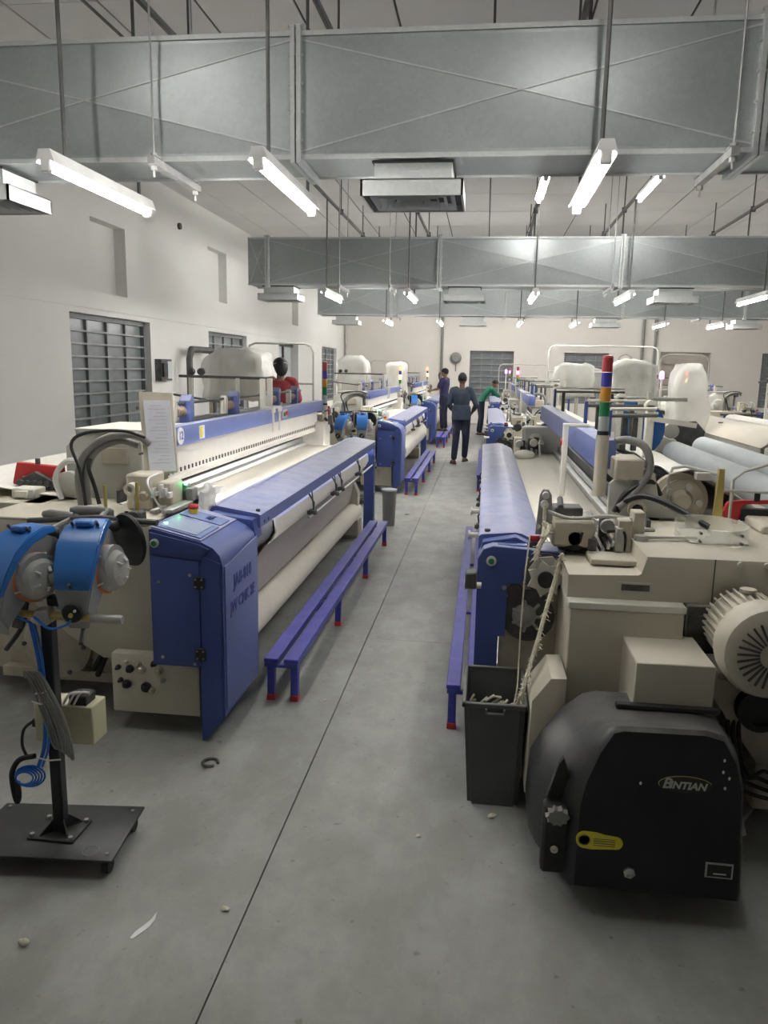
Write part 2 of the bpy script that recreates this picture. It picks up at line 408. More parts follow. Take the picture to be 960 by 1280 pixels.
# ---------------------------------------------------------------- ducts
def duct(y0,y1,x0,x1,z0,z1,seams,label,flange=True):
    t=thing('air_duct',label,'duct',((x0+x1)/2,y0,z0))
    ed=[x0]+[s for s in seams if x0<s<x1]+[x1]
    for a,b in zip(ed,ed[1:]):
        m=MB(); cx=(a+b)/2; cz=(z0+z1)/2; a_=a+.002; b_=b-.002
        m.box(a_,b_,y0,y1,z0,z1)
        p=m.build('duct_section','galv',t)
        # cross-broken face: four shallow facets and their fold lines
        m=MB(); bm=m.bm; q=[bm.verts.new(v) for v in ((a+.03,y0-.001,z0+.03),(b-.03,y0-.001,z0+.03),(b-.03,y0-.001,z1-.03),(a+.03,y0-.001,z1-.03),(cx,y0-.022,cz))]
        for i in range(4): bm.faces.new((q[i],q[(i+1)%4],q[4]))
        bm.faces.new(q[:4]); m.build('cross_broken_face','galv',p,1)
        m=MB()
        for i in range(4): m.bar(q[i].co if False else ((a+.03,y0-.002,z0+.03),(b-.03,y0-.002,z0+.03),(b-.03,y0-.002,z1-.03),(a+.03,y0-.002,z1-.03))[i],(cx,y0-.024,cz),.006,.008)
        m.build('fold_line','galv_light',p)
    for s in ed:
        if flange and x0<s<x1:
            m=MB()
            for dx in (-.028,.004):
                m.box(s+dx,s+dx+.024,y0-.035,y0,z0-.035,z1+.035); m.box(s+dx,s+dx+.024,y1,y1+.035,z0-.035,z1+.035); m.box(s+dx,s+dx+.024,y0,y1,z0-.035,z0); m.box(s+dx,s+dx+.024,y0,y1,z1,z1+.035)
            for k in range(5): m.cyl((s-.04,y0-.018,z0+.08+k*.14),(s+.04,y0-.018,z0+.08+k*.14),.008,6)
            m.build('flange','galv_light',t)
    m=MB(); m.box(x0,x1,y0-.012,y0,z0-.012,z0+.012); m.box(x0,x1,y0-.012,y0,z1-.012,z1+.012); m.box(x0,x1,y1,y1+.012,z0-.012,z0+.012); m.build('corner_seam','galv_light',t)
    return t
def hanger(x,y0,y1,z,label):   # threaded rods with a bearer under the duct
    t=thing('duct_hanger',label,'hanger',(x,y0,z))
    MB().box(x-.02,x+.02,y0-.12,y1+.14,z-.05,z-.012).build('bearer','steel_dull',t)
    for y in (y0-.08,y1+.09):
        MB().cyl((x,y,z-.11),(x,y,CZ),.006,6).build('threaded_rod','steel_dull',t)
        m=MB(); m.cyl((x,y,z-.012),(x,y,z+.012),.018,6); m.cyl((x,y,z-.075),(x,y,z-.052),.018,6); m.box(x-.03,x+.03,y-.03,y+.03,z-.012,z-.006); m.build('nut','steel_dull',t)
def diffuser(xc,yc,z,label,w=.62,wy=.52):
    t=thing('air_diffuser',label,'air vent',(xc,yc,z))
    MB().box(xc-w*.38,xc+w*.38,yc-wy*.36,yc+wy*.36,z-.105,z).build('neck','galv_light',t)
    MB().box(xc-w*.40,xc+w*.40,yc-wy*.40,yc+wy*.40,z-.012,z-.001).build('collar','rubber',t)
    m=MB(); zt=z-.105; zb=z-.19; tk=.012
    m.box(xc-w/2,xc+w/2,yc-wy/2,yc-wy/2+tk,zb,zt); m.box(xc-w/2,xc+w/2,yc+wy/2-tk,yc+wy/2,zb,zt); m.box(xc-w/2,xc-w/2+tk,yc-wy/2,yc+wy/2,zb,zt); m.box(xc+w/2-tk,xc+w/2,yc-wy/2,yc+wy/2,zb,zt); m.box(xc-w/2,xc+w/2,yc-wy/2,yc+wy/2,zt-.006,zt)
    m.build('plenum_box','galv_light',t)
    g=MB().box(xc-w/2+tk,xc+w/2-tk,yc-wy/2+tk,yc+wy/2-tk,zb+.036,zb+.04).build('grille','iron',t)
    for k in range(1,6):   # nested square louvres, each a sloping frame
        a=w/2*(1-k*.165); b=wy/2*(1-k*.165); a2=a*.86; b2=b*.86; z0=zb+.002; z1=zb+.034
        for (p,q) in (((a,-b),(a2,-b2)),):
            mm=MB(); bm=mm.bm
            c1=[bm.verts.new((xc+sx*a,yc+sy*b,z0)) for sx,sy in ((-1,-1),(1,-1),(1,1),(-1,1))]; c2=[bm.verts.new((xc+sx*a2,yc+sy*b2,z1)) for sx,sy in ((-1,-1),(1,-1),(1,1),(-1,1))]
            c3=[bm.verts.new(v.co+Vector((0,0,.003))) for v in c1]; c4=[bm.verts.new(v.co+Vector((0,0,.003))) for v in c2]
            for i in range(4):
                j=(i+1)%4
                bm.faces.new((c1[i],c1[j],c2[j],c2[i])); bm.faces.new((c3[i],c4[i],c4[j],c3[j])); bm.faces.new((c1[i],c3[i],c3[j],c1[j])); bm.faces.new((c2[i],c2[j],c4[j],c4[i]))
            mm.build('louvre','galv_light',g)
K_=.8546
D1=(4.35,4.79,2.911,3.518); D2=(10.75,11.2,2.911,3.518); D3=(16.6,17.04,2.911,3.518)
def seams(s,p,x0,x1): return [s+p*k for k in range(-5,9) if x0<s+p*k<x1]
duct(D1[0],D1[1],LX,RX,D1[2],D1[3],seams(-1.235*K_,2.76*K_,LX,RX),'large galvanised duct crossing nearest the camera under the ceiling')
duct(D2[0],D2[1],-3.30,RX,D2[2],D2[3],seams(1.98*K_,2.76*K_,-3.30,RX),'middle galvanised duct, its left end open to view')
duct(D3[0],D3[1],-3.59,RX,D3[2],D3[3],seams(.4*K_,2.76*K_,-3.59,RX),'farthest galvanised duct in front of the back wall')
for x,l in ((-2.14,'bearer and threaded rods under the near duct, left of the near air vent'),(1.37,'bearer and threaded rods under the near duct, at its right end in view')): hanger(x*K_,D1[0],D1[1],D1[2],l)
for x,l in ((-2.35,'bearer under the middle duct left of the centre'),(-1.55,'bearer under the middle duct beside the centre vent'),(1.85,'bearer under the middle duct right of the centre'),(4.6,'bearer under the middle duct at the far right')): hanger(x*K_,D2[0],D2[1],D2[2],l)
for x,l in ((-2.2,'bearer under the farthest duct, left of centre'),(.9,'bearer under the farthest duct, just right of centre'),(4.9,'bearer under the farthest duct, right side')): hanger(x*K_,D3[0],D3[1],D3[2],l)
for x,l in ((-3.52,'square air vent under the near duct at the left edge of the photo'),(-.505,'large square air vent with stepped louvres under the near duct, top centre')): diffuser(x*K_,4.57,2.9,l,.55,.46)
for x,l in ((-3.38,'air vent under the left end of the middle duct'),(-.38,'air vent under the centre of the middle duct'),(2.82,'air vent under the right part of the middle duct'),(6.0,'air vent under the middle duct at the right edge of the photo')): diffuser(x*K_,10.98,2.9,l,.56,.46)
for x,l in ((-3.5,'air vent under the left end of the farthest duct'),(-.35,'air vent under the farthest duct left of the middle window'),(2.8,'air vent under the farthest duct, right of centre'),(6.0,'air vent under the farthest duct at the right')): diffuser(x*K_,16.82,2.9,l,.56,.46)
# ---------------------------------------------------------------- pipes and tube lights
PZ=3.98
def track(xa,xb,label,yr=(1.2,26)):
    X=lambda y:xa+(xb-xa)*(y-3.8)/12.45
    t=thing('light_pipe',label,'pipe',(X(yr[0]),yr[0],PZ))
    MB().tube([(X(yr[0]),yr[0],PZ),(X(yr[1]),yr[1],PZ)],.022,8).build('pipe','rod',t)
    y=yr[0]+.75
    while y<yr[1]:
        x=X(y); MB().cyl((x,y,PZ),(x,y,CZ-.002),.009,6).build('drop_rod','rod',t); MB().box(x-.03,x+.03,y-.02,y+.02,PZ-.03,PZ+.04).build('clamp','iron',t); y+=1.9
for xa,xb,l in ((-2.19,-2.10,'dark ceiling pipe carrying lights, leftmost of the five'),(-1.12,-.99,'dark ceiling pipe carrying lights, second from the left'),(.50,.66,'dark ceiling pipe carrying lights over the right row of looms'),(1.77,1.80,'dark ceiling pipe carrying lights, fourth from the left'),(3.40,3.5,'dark ceiling pipe carrying lights, rightmost')): track(xa,xb,l)
single(MB().tube([(-3.0,-1,4.38),(-3.0,7,4.38)],.012,6),'thin_conduit','rod','thin conduit flat on the ceiling at the top left corner','pipe',(-3.0,-1,4.38))
def tube_light(x,y,z,label,L=1.2,group=None,ztop=PZ,rods=True):
    t=thing('tube_light',label,'tube light',(x,y,z),group)
    if rods:
        for yy in (y+.2,y+L-.13): MB().cyl((x,yy,z+.05),(x,yy,ztop),.011,6).build('drop_rod','rod',t)
    m=MB(); m.prism([(x-.05,z-.002),(x-.044,z-.002),(x-.036,z+.010),(x+.036,z+.010),(x+.044,z-.002),(x+.05,z-.002),(x+.03,z+.06),(x-.03,z+.06)],1,y,y+L); m.build('batten','white',t)
    m=MB()
    for yy in (y,y+L-.035): m.box(x-.025,x+.025,yy,yy+.035,z-.045,z+.02,.006)
    m.build('end_cap','white',t)
    MB().cyl((x,y+.035,z-.018),(x,y+L-.035,z-.018),.019,12).build('tube','tube',t)
    return t
tl=tube_light(-2.19,3.8,2.77,'lit tube light on two rods at the upper left, nearest the left wall')
def tl2(x,y,z,l,**k):
    if k: return tube_light(x,y,z,l,**k)
    return dup(tl,(x,y,z),l)
tl2(-1.12,3.82,2.77,'lit tube light on two rods, left of the near square vent')
tl2(.50,3.80,2.77,'lit tube light on two rods, right of the near square vent')
tl2(.57,9.15,PZ-.08,'lit tube light fixed to the ceiling pipe just behind the near duct, left of two',rods=False)
tl2(1.79,9.15,PZ-.08,'lit tube light fixed to the ceiling pipe just behind the near duct, right of two',rods=False)
for x,y,l in ((-2.145,10.3,'leftmost hanging tube light in front of the middle duct'),(-1.05,10.3,'hanging tube light in front of the middle duct, second from the left'),(.585,10.2,'hanging tube light in front of the middle duct over the right looms'),(1.78,10.35,'hanging tube light in front of the middle duct, fourth from the left'),(3.42,10.35,'hanging tube light in front of the middle duct at the right edge')): tl2(x,y,2.77,l)
for x,y,l in ((-2.1,16.25,'leftmost hanging tube light between the two far ducts'),(-.99,16.25,'hanging tube light between the two far ducts, second from the left'),(.66,16.25,'hanging tube light between the two far ducts, third from the left'),(1.78,16.25,'hanging tube light between the two far ducts, fourth from the left'),(3.5,16.25,'hanging tube light between the two far ducts, fifth from the left'),(1e9,0,'')):
    if x<1e8: tl2(x,y,2.77,l)
tube_light(4.6,16.25,2.77,'rightmost hanging tube light between the two far ducts',ztop=CZ)
pl_=None
for x,y,l in ((-2.12,13.6,'small lit tube on the leftmost ceiling pipe behind the middle duct'),(-1.02,13.6,'small lit tube on the second ceiling pipe behind the middle duct'),(.625,13.6,'small lit tube on the ceiling pipe above the right looms behind the middle duct'),(1.79,13.6,'small lit tube on the fourth ceiling pipe behind the middle duct'),(3.48,13.6,'small lit tube on the rightmost ceiling pipe behind the middle duct')):
    pl_=tube_light(x,y,PZ-.08,l,rods=False) if pl_ is None else dup(pl_,(x,y,PZ-.08),l)
for x,l in ((-2.2,'lit tube on the leftmost ceiling pipe above the camera'),(.485,'lit tube on the third ceiling pipe above the camera')): dup(pl_,(x,2.0,PZ-.08),l)
for x,y,l in ((.715,20.6,'tiny lit tube in the gap above the farthest duct, left of two'),(1.81,20.6,'tiny lit tube in the gap above the farthest duct, middle'),(3.53,20.6,'tiny lit tube in the gap above the farthest duct, right')): dup(pl_,(x,y,PZ-.08),l)
track(6.0,6.2,'dark ceiling pipe carrying lights at the far right of the hall')
for y,q in ((22.3,'just behind the farthest duct'),(24.4,'close to the back wall')):  # tubes hidden behind the farthest duct, added to brighten the back wall
    for x,l in ((-2.05,'leftmost'),(-.95,'second'),(.75,'third'),(1.81,'fourth'),(3.55,'fifth'),(6.25,'sixth')): dup(pl_,(x,y,PZ-.08),l+' unseen ceiling pipe tube light, added '+q)
for y,q in ((10.2,'near row'),(16.3,'far row')): dup(pl_,(6.1,y,PZ-.08),'tube light on the rightmost ceiling pipe, '+q)
# ================================================================= LOOMS
LY=5.2
def loom_core(side,x0,y0,label,p):
    """parts shared by every loom; v = distance from the aisle face, y = along the loom"""
    T=lambda c:Vector((x0+side*c[0],y0+c[1],c[2]))
    t=thing('weaving_loom',label,'loom',(x0,y0,0),'weaving looms along the aisle')
    N=lambda:MB(T)
    big=p.get('roll',.09); rz=p.get('roll_z',.29); near=p.get('near_y',.62)
    # frame
    m=N(); m.prism([(.12,0),(.12,.5),(.3,.9),(1.9,.9),(2.0,.5),(2.0,0),(1.7,0),(1.6,.35),(.6,.35),(.45,0)],1,LY-.55,LY-.42,.01); m.build('side_frame','cream',t)
    m=N(); m.prism([(.3,.1),(.3,.9),(1.9,.9),(2.0,.5),(2.0,0),(1.7,0),(1.6,.3),(.6,.3),(.5,.1)],1,.55,.68,.01); m.build('side_frame','cream',t)
    N().box(.45,.62,.6,LY-.5,.30,.50,.01).build('cross_beam','cream_dirty',t)
    N().box(1.3,1.5,.6,LY-.5,.45,.60,.01).build('cross_beam','cream_dirty',t)
    for y in (1.2,2.6,4.0):
        m=N(); m.box(.40,.56,y,y+.16,0,.12,.006); m.cyl((.42,y+.08,.06),(.38,y+.08,.06),.022,8); m.build('foot','cream_dirty',t)
    m=N(); m.box(.10,.42,LY-.62,LY-.38,.05,.22,.008); m.build('foot','cream_dirty',t)
    # breast roller, cloth path and cloth roll
    N().cyl((.135,near+.02,.845),(.135,LY-.3,.845),.082,20).build('press_roller','cable_grey',t)
    prof=[(.70,.985),(.45,.985),(.22,.975),(.10,.955),(.035,.90),(.030,.83),(.06,.77),(.12,.70),(.17,.60),(.20,rz+big+.04),(.22,rz+big)]
    N().sheet(prof[:3],near+.05,LY-.42,.006,10,.0015).build('woven_cloth','cloth',t)
    N().sheet(prof[2:7],near+.42,LY-.42,.006,10,.0015).build('woven_cloth','cloth',t)
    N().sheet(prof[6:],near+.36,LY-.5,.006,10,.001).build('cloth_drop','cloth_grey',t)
    m=N(); m.cyl((.02+.16,near-.02,rz),(.18,LY-.42,rz),big,28); m.build('cloth_roll','cloth',t)
    m=N(); m.cyl((.18,near-.16,rz),(.18,LY-.25,rz),.03,12); m.build('roll_shaft','steel_dull',t)
    # little temple clamps under the cover
    for y in (1.9,2.75,3.0,3.95):
        m=N(); m.tube([(.03,y,.94),(-.01,y+.02,.86),(.0,y+.03,.80)],.006,6); m.tube([(.03,y+.12,.94),(.0,y+.05,.80)],.005,6); m.box(-.02,.03,y,y+.07,.775,.81,.005); m.cyl((-.03,y+.02,.79),(.04,y+.02,.79),.014,8); m.build('clamp','iron',t)
    N().tube([(.0,1.8,.775),(.0,LY-.35,.775)],.009,6).build('clamp_rail','steel_dull',t)
    # sley, reed, plate, upper beam
    m=N(); m.box(.70,.745,.55,LY-.3,.985,1.02,.004); m.box(.745,.765,.55,LY-.3,1.02,1.06,.003); m.build('sley_bar','steel',t)
    N().box(.78,.80,.6,LY-.3,1.0,1.12).build('reed','iron',t)
    N().box(.66,.70,.5,LY-.25,.90,.98).build('fell_plate','steel_dull',t)
    for k in range(5):
        v=.86+k*.045; zt=p.get('heald_z',1.40)+.02*(k%2); ya=p.get('heald_y',.8)
        m=N(); m.box(v,v+.012,ya,LY-.3,zt-.07,zt,.002); m.box(v,v+.012,ya,LY-.3,1.02,1.05,.002); m.box(v,v+.012,ya,ya+.03,1.02,zt); m.box(v,v+.012,LY-.33,LY-.3,1.02,zt); m.build('heald_frame','steel',t)
    N().box(.88,.885,p.get('heald_y',.8)+.03,LY-.33,1.05,p.get('heald_z',1.40)-.07).build('heald_wires','iron',t,kind='stuff')
    by=p.get('beam_y',.8); z1=p.get('beam_z',1.45)
    bh=p.get('beam_h',.115); N().box(.58,.65+(bh-.115),by,LY-.15,z1-bh,z1,.006,2).build('upper_beam','blue',t)
    return t,N,T,by,z1
def slot_plate(N,t,y0,y1,z1):
    pl=N().prism([(.615,z1-.115),(.645,z1-.115),(.645,z1-.30),(.60,z1-.32),(.595,z1-.315),(.615,z1-.29)],1,y0,y1).build('slotted_guard','light_cream',t)
    m=N(); y=y0+.06
    while y<y1-.05: m.box(.607,.614,y,y+.012,z1-.275,z1-.25); y+=.062
    m.build('slots','iron',pl,kind='stuff')
def spool_brackets(N,t,ys,z):
    N().tube([(.86,ys[0]-.75,z+.115),(.86,ys[-1]+.3,z+.115)],.011,8).build('spool_rail','rod',t)
    for y in ys:
        b=N(); b.prism([(y-.02,z-.02),(y+.045,z-.02),(y+.045,z+.10),(y+.07,z+.14),(y+.03,z+.17),(y-.02,z+.13)],0,.82,.90,.004); b=b.build('spool_bracket','blue',t)
        m=N(); m.lathe([(.018,0),(.034,.004),(.034,.02),(.026,.024),(.026,.03),(.036,.035),(.036,.055),(.026,.06),(.026,.068),(.036,.073),(.036,.093),(.026,.098),(.026,.106),(.036,.11),(.036,.13),(.018,.135)],(.86,y-.20,z+.06),(0,1,0),14); m.build('spool','spool',b)
        m=N(); m.prism([(y-.245,z-.0),(y-.205,z-.0),(y-.195,z+.12),(y-.235,z+.14),(y-.255,z+.10)],0,.835,.885,.006); m.build('tension_arm','light_cream',b)
def clutter(N,t,v0,v1,ya,yb,z,n,seed,s=1.0):   # small fittings around the drive: blocks, caps and bent lines
    rnd=random.Random(seed)
    for k in range(n):
        v=rnd.uniform(v0,v1); y=rnd.uniform(ya,yb); h=rnd.uniform(.04,.15)*s; q=k%4; mt=rnd.choice(['iron','steel_dull','cream_dirty','black_dusty','steel','grime'])
        if q==0: N().box(v-.018*s,v+.02*s,y-.03*s,y+.03*s,z,z+h,.004).build('fitting',mt,t)
        elif q==1: N().lathe([(.03*s,0),(.034*s,.01),(.03*s,.03),(.014*s,.035)],(v,y,z+h*.7),(0,-1,rnd.uniform(-.3,.3)),12).build('cap',mt,t)
        elif q==2: N().tube([(v,y,z),(v+rnd.uniform(-.05,.05),y-.02,z+h),(v+rnd.uniform(-.09,.09),y+.03,z+h*.9)],.007*s,6,4).build('air_line',rnd.choice(['rubber','cable_white','cable_grey']),t)
        else: N().cyl((v,y,z),(v+rnd.uniform(-.02,.02),y,z+h),.010*s,8).build('pin',mt,t)
def arrange_back(N,t,roll=.33,d=0):
    N().sheet([(1.05,1.06),(1.3,1.07),(1.75-d,1.13-d*.3),(1.82-d,1.155-d*.3),(1.92-d,1.10-d*.3),(1.93-d,1.0-d*.3)],.65,LY-.5,.005,8,.002).build('warp_sheet','warp',t)
    N().cyl((1.82-d,.5,1.05-d*.3),(1.82-d,LY-.35,1.05-d*.3),.10,18).build('back_rest','warp',t)
    N().cyl((1.68-d,.75,.50),(1.68-d,LY-.6,.50),roll,28).build('warp_beam','warp',t)
    for y in (.71,LY-.6): N().cyl((1.68-d,y,.52),(1.68-d,y+.03,.52),roll+.09,28).build('beam_flange','steel_dull',t)
def signal_tower(N,v,y,zb,zt,r,name,parent,lit=None,post='cream'):
    r=r*.88
    """pole, collar and stacked lenses from the top down"""
    h=(zt-zb); s=h*.105
    t=N().cyl((v,y,zb),(v,y,zt-5*s-.02),r*1.25,16).build('signal_post',post,parent)
    N().cyl((v,y,zt-5*s-.03),(v,y,zt-5*s),r*1.12,16).build('collar','black',t)
    cols=['sig_red','sig_blue','sig_amber','sig_green','sig_clear']
    for k,c in enumerate(cols):
        if lit and k in lit: c=lit[k]
        z=zt-(k+1)*s; N().cyl((v,y,z+.001),(v,y,z+s-.001),r,18).build('signal_lens',c,t)
    N().lathe([(r,0),(r*.95,.006),(.3*r,.012)],(v,y,zt),(0,0,1),16).build('cap','sig_red' if not (lit and 0 in lit) else 'black',t)
# ---------------------------------------------------------------- loom with its control cabinet at the near end (left row)
def control_loom(side,x0,y0,label,p):
    t,N,T,by,z1=loom_core(side,x0,y0,label,p)
    det=p.get('detail',1)
    # cover over the breast beam
    N().prism([(0,.945),(0,1.012),(.012,1.02),(.245,1.055),(.262,1.045),(.262,1.02),(.235,1.03),(.03,.99),(.022,.945)],1,.62,LY-.12).build('beam_cover','blue',t)
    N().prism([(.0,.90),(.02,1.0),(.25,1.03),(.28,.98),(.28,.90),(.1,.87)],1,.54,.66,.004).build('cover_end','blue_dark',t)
    m=N()
    for v,z in ((-.002,.965),(-.002,.965)): m.cyl((v,.70,z),(v+.004,.70,z),.01,8)
    m.cyl((-.003,.78,.965),(.004,.78,.965),.01,8); m.cyl((.03,.68,1.02),(.03,.68,1.035),.012,8); m.build('screw','iron',t)
    N().box(.262,.292,.64,LY-.14,1.008,1.048).build('added_lamp_hood','blue',t)  # hood added to keep the lamp's upward light off the guard plate
    N().cyl((.243,.75,1.010),(.243,LY-.25,1.010),.009,8).build('cloth_lamp','cloth_lamp',t)
    # far post
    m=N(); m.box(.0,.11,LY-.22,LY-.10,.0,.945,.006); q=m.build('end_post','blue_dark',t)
    m=N()
    for z in (.15,.45,.8): m.cyl((-.012,LY-.16,z),(.002,LY-.16,z),.016,8)
    m.build('bolt','steel',q)
    # cabinet
    prof=[(.0,.14),(.105,.012),(.118,.012),(.118,.385),(.352,.385),(.352,1.045),(.335,1.05),(.10,.995),(.045,.97),(.012,.935),(.0,.885)]
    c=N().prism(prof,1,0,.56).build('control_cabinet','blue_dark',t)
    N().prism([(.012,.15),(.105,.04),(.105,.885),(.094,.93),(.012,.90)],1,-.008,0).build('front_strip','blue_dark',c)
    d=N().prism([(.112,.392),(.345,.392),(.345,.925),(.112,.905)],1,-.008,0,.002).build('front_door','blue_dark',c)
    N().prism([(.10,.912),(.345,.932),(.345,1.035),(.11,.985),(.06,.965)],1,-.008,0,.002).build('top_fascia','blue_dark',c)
    N().prism([(0,.16),(.54,.13),(.54,.95),(0,.90)] and [(.02,.17),(.54,.14),(.54,.92),(.02,.88)],0,-.006,0,.002).build('side_panel','blue',c)
    for z in (.805,.455):
        h=N().box(.085,.135,-.02,-.008,z-.03,z+.03,.003).build('hinge','black',d)
        m=N()
        for dv in (-.015,.015):
            for dz in (-.018,.018): m.cyl((.11+dv,-.024,z+dz),(.11+dv,-.02,z+dz),.005,6)
        m.build('screw','steel',h)
    m=N()
    for v,z in ((.305,.80),(.155,.84),(.30,.43),(.14,.405)): m.cyl((v,-.014,z),(v,-.006,z),.008,8)
    m.build('screw','steel',d)
    b=N().lathe([(.020,0),(.021,.01),(.015,.012)],(.32,-.008,.985),(0,-1,0),18).build('button_ring','light_cream',c)
    N().cyl((.32,-.026,.985),(.32,-.018,.985),.013,14).build('button_face','sig_green',b)
    # top panel: display and keys lie on the slope
    sl=Vector((-.29,0,-.075)).normalized(); up=Vector((-.075*-1,0,.29)).normalized()
    def on(v): return 1.05-(.335-v)*.055/.235
    def plate(m,v0,v1,ya,yb,th,lift=.002):
        m._box([(v,y,on(v)+lift+h) for v in (v0,v1) for y in (ya,yb) for h in (0,th)],0)
    m=N(); plate(m,.105,.345,.01,.555,.006,0); m.build('top_plate','blue',c)
    m=N(); plate(m,.115,.34,.03,.29,.005,.007); s=m.build('display_bezel','plate_blue',c)
    m=N(); plate(m,.14,.32,.05,.27,.002,.013); m.build('display','lcd',s)
    m=N(); plate(m,.12,.335,.33,.47,.004,.007); k=m.build('key_plate','plate_blue',c)
    m=N()
    for a in range(4): m.obox((.20+.025*(a%2)-.01,.385+.035*(a//2),on(.20)+.014),.018,.026,.004,Matrix.Rotation(.78,3,'Z'))
    m.build('key','letter_blue',k)
    z=on(.29)+.01
    e=N().cyl((.295,.42,z),(.295,.42,z+.022),.024,18).build('stop_base','yellow',c)
    N().lathe([(.015,.02),(.026,.024),(.028,.036),(.022,.045),(.004,.048)],(.295,.42,z),(0,0,1),20).build('stop_button','red',e)
    N().cyl((.31,.10,on(.31)+.012),(.31,.10,on(.31)+.018),.009,10).build('indicator','glow_green',c)
    # lettering on the aisle side
    nr=Vector((-side,0,0)); rt=Vector((0,1,0)) if side<0 else Vector((0,-1,0))
    if det:
        text('JA8-810',.088,'letter_blue','lettering',c,frame_mat(T((-.008,.28,.775)),rt,(0,0,1)),.0008,bold=.002)
        text('JW CMK 2E',.078,'letter_blue','lettering',c,frame_mat(T((-.008,.28,.655)),rt,(0,0,1)),.0008,bold=.002)
    # cream body at the near end
    body=[(.40,.36),(.67,.35),(.85,.46),(1.14,.72),(1.18,.93),(1.30,.94),(1.30,1.04),(.40,1.03)]
    N().prism(body,1,.12,.50,.006).build('end_casing','cream',t)
    N().box(.40,1.30,.12,1.05,1.035,1.05,.004).build('top_table','cream',t)
    bx=N().box(.135,.60,.06,.46,.10,.405,.010,2).build('valve_box','cream',t)
    rnd=random.Random(3)
    for v,z,r in ((.52,.365,.012),(.56,.335,.013),(.50,.33,.020),(.455,.36,.014),(.44,.33,.022),(.375,.365,.015),(.35,.33,.022),(.55,.27,.012),(.52,.25,.022),(.33,.28,.012),(.42,.24,.026),(.39,.225,.018)):
        N().lathe([(r,0),(r,.012),(r*.6,.014),(r*.6,.03),(r*.3,.032)],(v,.06,z),(0,-1,0),12).build('valve_knob',rnd.choice(['cream_dirty','cream_dirty','black']),bx)
    N().box(.13,.135,.02,.06,.10,.38).build('valve_edge','iron',bx)
    m=N(); m.lathe([(.19,0),(.19,.10),(.15,.13),(.06,.14)],(1.02,.40,.34),(0,-1,0),28)
    m.build('gear_housing','cream_dirty',t)
    m=N()
    for a in range(6): m.cyl((1.02+.165*math.cos(a*1.05),.27,.34+.165*math.sin(a*1.05)),(1.02+.165*math.cos(a*1.05),.26,.34+.165*math.sin(a*1.05)),.012,6)
    m.build('housing_bolt','iron',t)
    N().lathe([(.13,0),(.13,.08),(.09,.1),(.05,.1)],(.73,.42,.30),(0,-1,0),24).build('gear_housing','cream_dirty',t)
    N().box(.66,1.6,.44,.56,.12,.62,.01).build('lower_casing','cream_dirty',t)
    N().box(.62,1.4,.38,.44,.10,.16,.005).build('lower_rail','cream_dirty',t)
    N().cyl((.74,.30,.42),(.70,.30,.42),.03,12).build('dark_port','rubber',t)
    N().tube([(.80,.25,.60),(.72,.22,.50),(.66,.2,.40),(.72,.22,.30),(.8,.3,.18)],.016,8,4).build('hose','rubber',t)
    N().tube([(.85,.25,.55),(.76,.2,.44),(.70,.2,.38),(.78,.22,.24)],.014,8,4).build('hose','rubber',t)
    # heald drive housing, cover and hoses on the table
    h=N().prism([(.70,1.05),(1.16,1.05),(1.15,1.34),(1.06,1.42),(.74,1.43),(.70,1.36)],1,.72,.98,.012).build('drive_housing','cream_grey',t)
    N().box(.62,1.08,.70,1.25,1.43,1.445,.003).build('housing_lid','light_cream',h)
    N().box(.78,.93,.705,.722,1.25,1.34,.003).build('housing_plate','cream_dirty',h)
    N().tube([(.95,.50,1.05),(.96,.50,1.20),(.93,.52,1.32),(.82,.55,1.41),(.66,.56,1.43),(.60,.6,1.38)],.020,10,5).build('hose','cable_grey',h)
    N().tube([(.93,.53,1.05),(.93,.53,1.22),(.88,.55,1.34),(.76,.58,1.395),(.66,.6,1.37)],.020,10,5).build('hose','cable_grey',h)
    N().tube([(.91,.47,1.05),(.93,.46,1.25),(.98,.48,1.38),(.90,.5,1.44),(.70,.5,1.455),(.6,.55,1.42)],.009,8,5).build('cable','black',h)
    N().tube([(.85,.50,1.06),(.87,.5,1.15),(.90,.5,1.25),(.90,.52,1.3)],.011,8,5).build('cable','black',h)
    N().tube([(1.12,.6,1.06),(1.15,.6,1.18),(1.08,.6,1.27),(.98,.6,1.27)],.016,8,5).build('hose','cable_white',h)
    g=N().lathe([(.07,0),(.07,.05),(.05,.07),(.02,.08)],(1.10,.68,1.14),(0,-1,0),22).build('round_cover','cream_grey',t)
    # nozzle block, brass posts
    a=N(); a.box(.52,.66,.42,.60,1.05,1.24,.012); a.box(.42,.50,.45,.6,1.05,1.20,.01); a=a.build('nozzle_block','cream',t)
    N().lathe([(.032,0),(.032,.05),(.018,.052),(.018,.03)],(.605,.40,1.17),(0,-1,0),18).build('nozzle_ring','light_cream',a)
    for v,zt in ((.64,1.22),(.475,1.24)):
        b=N(); b.cyl((v,.16,1.05 if v>.5 else .97),(v,.16,zt),.009,8); b=b.build('brass_post','brass',a)
        m=N(); m.box(v-.035,v+.035,.12,.18,1.045,1.10,.006); m.cyl((v-.0,.11,1.075),(v,.19,1.075),.028,12); m.build('clamp_block','iron',b)
    N().tube([(.40,.3,1.06),(.42,.2,1.18),(.46,.25,1.24),(.47,.4,1.25)],.006,6,5).build('air_line','cable_white',a)
    N().tube([(.52,.13,1.1),(.50,.08,.98),(.56,.05,.92),(.62,.1,1.0)],.010,6,5).build('cable','black',a)
    m=N(); m.box(.36,.42,.3,1.1,1.06,1.085,.004); m.box(.45,.48,.3,1.2,1.06,1.08,.003); m.prism([(.36,1.05),(.52,1.05),(.5,1.11),(.43,1.13),(.36,1.10)],1,.62,.75,.008); m.build('nozzle_rail','steel_dull',a)
    m=N(); 
